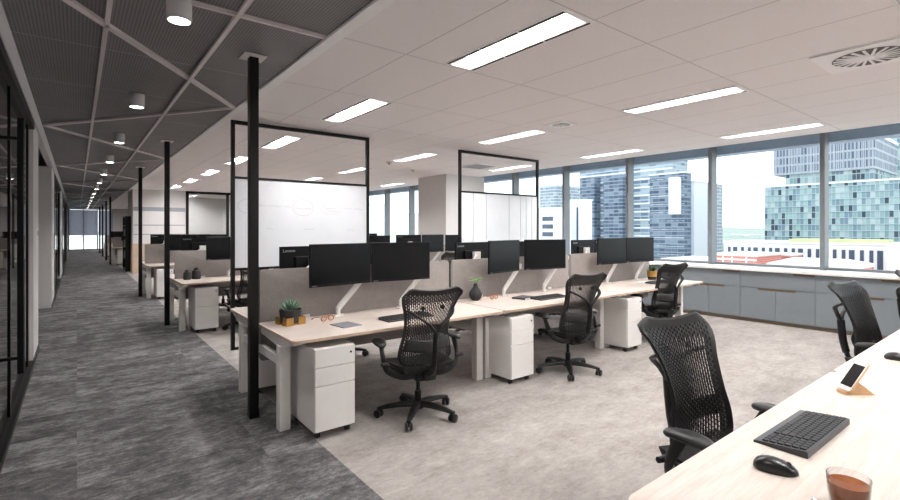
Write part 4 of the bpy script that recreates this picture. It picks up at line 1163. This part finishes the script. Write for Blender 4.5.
# low white building with dark vertical windows
t, h = building('low_white_building', 'low white building with a row of tall dark windows below the teal glass block', 70, 11.8, 28.6, -0.35, 10, M['bwhite'])
for k in range(20):
    y = 0.35+k*0.82; wdt = 0.34 if k % 3 else 0.5
    hh = 3.0 if k > 7 else 4.2
    bm = bm_new(); box(bm, -0.06, y, h-0.55-hh, 0.0, y+wdt, h-0.55); obj('window', bm, M['bdark'], t)
bm = bm_new(); box(bm, 1.0, 0.5, h+0.25, 6, 9.5, h+0.6); obj('roof_garden', bm, M['bgreen'], t)
# brick buildings
t, h = building('brick_building', 'red brick building with pale bands, left of the white building', 55, 19.3, 23.3, -1.35, 7, M['brick'])
for y in (0.9, 2.3, 3.2):
    bm = bm_new(); box(bm, -0.05, y, h-2.6, 0, y+0.14, h-0.1); obj('pale_pilaster', bm, M['bwhite'], t)
bm = bm_new(); box(bm, -0.06, 0, h-0.45, 0, 4, h-0.3); obj('pale_band', bm, M['bwhite'], t)
t, h = building('brick_building', 'long low red brick building with a white pitched roof below the window mullion', 50, 10.6, 16.6, -1.9, 7, M['brick'])
for k in range(8):
    bm = bm_new(); box(bm, -0.05, 0.3+k*0.74, h-2.0, 0, 0.38+k*0.74, h-0.1); obj('pale_pilaster', bm, M['bwhite'], t)
bm = bm_new(); a = [bm.verts.new(p) for p in ((-0.2,-0.2,h+0.25),(7.2,-0.2,h+0.25),(7.2,6.2,h+0.25),(-0.2,6.2,h+0.25),(3.5,1.0,h+0.75),(3.5,5.0,h+0.75))]
for q in ((0,1,4),(2,3,5),(1,2,5,4),(3,0,4,5)): bm.faces.new([a[i] for i in q])
obj('pitched_roof', bm, M['broof'], t)
building('white_roofed_house', 'small brick house with white roof between the two brick buildings', 63, 18.8, 20.6, -1.55, 4, M['brick'])
building('cream_building', 'cream rendered building at the right edge below the glass tower', 60, 4.0, 10.0, -0.1, 8, M['bcream'])
t, h = building('white_flat_roof_hall', 'flat pale roofed hall in front of the low white building', 58, 24.2, 31.0, -2.4, 8, M['bwhite'])
# blue towers
t, h = building('blue_glass_tower', 'pale blue banded glass tower behind the window-end monitors', 88, 45.0, 66.0, 15.6, 6, M['blue_glass'])
for k, (a, b, zt) in enumerate(((15.6, 19.2, 12.4), (9.0, 13.4, 12.0))):
    bm = bm_new(); box(bm, -2.2, a, 0, 0, b, zt-GZ); obj('darker_bay', bm, M['navy_glass'], t)
for k in range(14):
    bm = bm_new(); z = h-1.2-1.6*k; box(bm, -0.12, 0, z, 0, 21, z+0.28); obj('floor_band', bm, M['bwhite'], t)
t, h = building('navy_office_tower', 'dark navy banded office tower with a white fin', 80, 38.9, 45.0, 10.9, 2.5, M['navy_glass'])
bm = bm_new(); box(bm, -0.9, 0.5, 36, 0, 2.2, h-0.7); obj('white_fin', bm, M['bwhite'], t)
for k in range(12):
    bm = bm_new(); z = h-0.9-1.44*k; box(bm, -0.10, 0, z, 0, 6.1, z+0.16); obj('floor_band', bm, M['slim_glass'], t)
building('slim_tower', 'slim pale tower right of the navy office tower', 110, 48.5, 52.2, 11.6, 8, M['slim_glass'])
building('white_slab_tower', 'plain white slab tower squeezed between navy and slim towers', 100, 46.6, 49.4, 11.2, 6, M['bwhite'])
t, h = building('white_apartment_block', 'white block with stacked dark windows behind the middle monitors', 60, 48.7, 53.4, 4.7, 3, M['bwhite'])
for k in range(5):
    bm = bm_new(); z = h-1.9-1.25*k; box(bm, -0.08, 1.4, z, 0, 3.6, z+0.7); obj('window', bm, M['bdark'], t)
t, h = building('white_stepped_block', 'white stepped block left of the blue glass tower', 65, 47.4, 52.2, 6.1, 1.5, M['bwhite'])
bm = bm_new(); box(bm, -0.08, 1.6, h-11, 0, 1.9, h-1.0); obj('dark_slot', bm, M['bdark'], t)
building('distant_blue_cube', 'pale blue block seen above the white apartment block', 100, 82.5, 88.2, 13.0, 10, M['slim_glass'])
building('pale_tower', 'hazy pale tower far left between the left windows', 86, 158, 166, 10.8, 8, M['bwhite'])
building('pale_tower', 'hazy pale block beside the column, right one', 100, 143.0, 151.5, 4.5, 12, M['bcream'])
building('pale_tower', 'hazy pale block in the middle of the left windows', 100, 156.5, 166, 7.4, 12, M['bwhite'])
# far low houses and trees
rnd = random.Random(21)
for k in range(40):
    x = 150+k*14; a = 0.20+((k*0.618)%1)*0.45; y = x*a; w_ = 6+rnd.random()*18
    t = thing('far_house', 'small hazy distant low building in the city below the horizon', 'building', (x, y, GZ), 0, 'distant low buildings')
    hh = 5+rnd.random()*(14 if x > 350 else 8); bm = bm_new(); box(bm, 0, 0, 0, 12, w_, hh); obj('wall', bm, M[rnd.choice(('bwhite','bcream','bwhite','slim_glass'))], t)
    bm = bm_new(); box(bm, -0.3, -0.3, hh, 12.3, w_+0.3, hh+0.6); obj('roof', bm, M['broof'], t)
bm = bm_new()
for k in range(90):
    x = 700+rnd.random()*900; y = x*(0.18+rnd.random()*0.55); r_ = 12+rnd.random()*16
    g_ = bmesh.ops.create_icosphere(bm, subdivisions=2, radius=1)
    for v in g_['verts']: v.co = Vector((x+v.co.x*r_, y+v.co.y*r_*1.6, GZ+v.co.z*r_*0.45*(1+0.3*rnd.random())+r_*0.3))
o = tag(obj('tree_belt', bm, M['tree'], None, True), 'hazy belt of trees between the far houses and the horizon', 'trees'); o['kind'] = 'stuff'
bm = bm_new(); N = 60
a = [bm.verts.new((3500, -400+k*80, GZ)) for k in range(N)]; b = [bm.verts.new((3600, -400+k*80, 4+8*math.sin(k*0.35)+5*math.sin(k*1.1))) for k in range(N)]; c = [bm.verts.new((4300, -400+k*80, GZ)) for k in range(N)]
for k in range(N-1): bm.faces.new((a[k],a[k+1],b[k+1],b[k])); bm.faces.new((b[k],b[k+1],c[k+1],c[k]))
bm.faces.new((a[0],b[0],c[0])); bm.faces.new((a[-1],c[-1],b[-1]))
o = struct('hills', bm, M['tree'])

# ------------------------------------------------------------------ world
w = bpy.data.worlds.new('World'); SC.world = w; w.use_nodes = True; nt = w.node_tree; nt.nodes.clear()
out = nt.nodes.new('ShaderNodeOutputWorld'); bg = nt.nodes.new('ShaderNodeBackground'); tc = nt.nodes.new('ShaderNodeTexCoord')
nz = nt.nodes.new('ShaderNodeTexNoise'); nz.inputs['Scale'].default_value = 3.0; nz.inputs['Detail'].default_value = 6
mp = nt.nodes.new('ShaderNodeMapping'); mp.inputs['Scale'].default_value = (1,1,3.5)
rp = nt.nodes.new('ShaderNodeValToRGB'); rp.color_ramp.elements[0].position = 0.35; rp.color_ramp.elements[0].color = (0.86,0.90,0.96,1); rp.color_ramp.elements[1].position = 0.6; rp.color_ramp.elements[1].color = (1,1,1,1)
nt.links.new(tc.outputs['Generated'], mp.inputs[0]); nt.links.new(mp.outputs[0], nz.inputs['Vector']); nt.links.new(nz.outputs[0], rp.inputs[0]); nt.links.new(rp.outputs[0], bg.inputs[0]); nt.links.new(bg.outputs[0], out.inputs[0])
bg.inputs[1].default_value = 2.1

# ------------------------------------------------------------------ camera
cam = bpy.data.cameras.new('Camera'); co = bpy.data.objects.new('Camera', cam); COL.objects.link(co); SC.camera = co
cam.sensor_fit = 'HORIZONTAL'; cam.sensor_width = 36.0; cam.lens = 478.0/900*36
cam.shift_y = -21.0/900; cam.clip_end = 9000; cam.clip_start = 0.03
yaw = math.atan((450-77)/478.0)
co.location = (0, 0, 1.5); co.rotation_euler = (R(90), 0, -yaw)
SC.view_settings.view_transform = 'Standard'; SC.view_settings.look = 'None'; SC.view_settings.gamma = 1; SC.view_settings.use_curve_mapping = False
SC.view_settings.exposure = 0.22
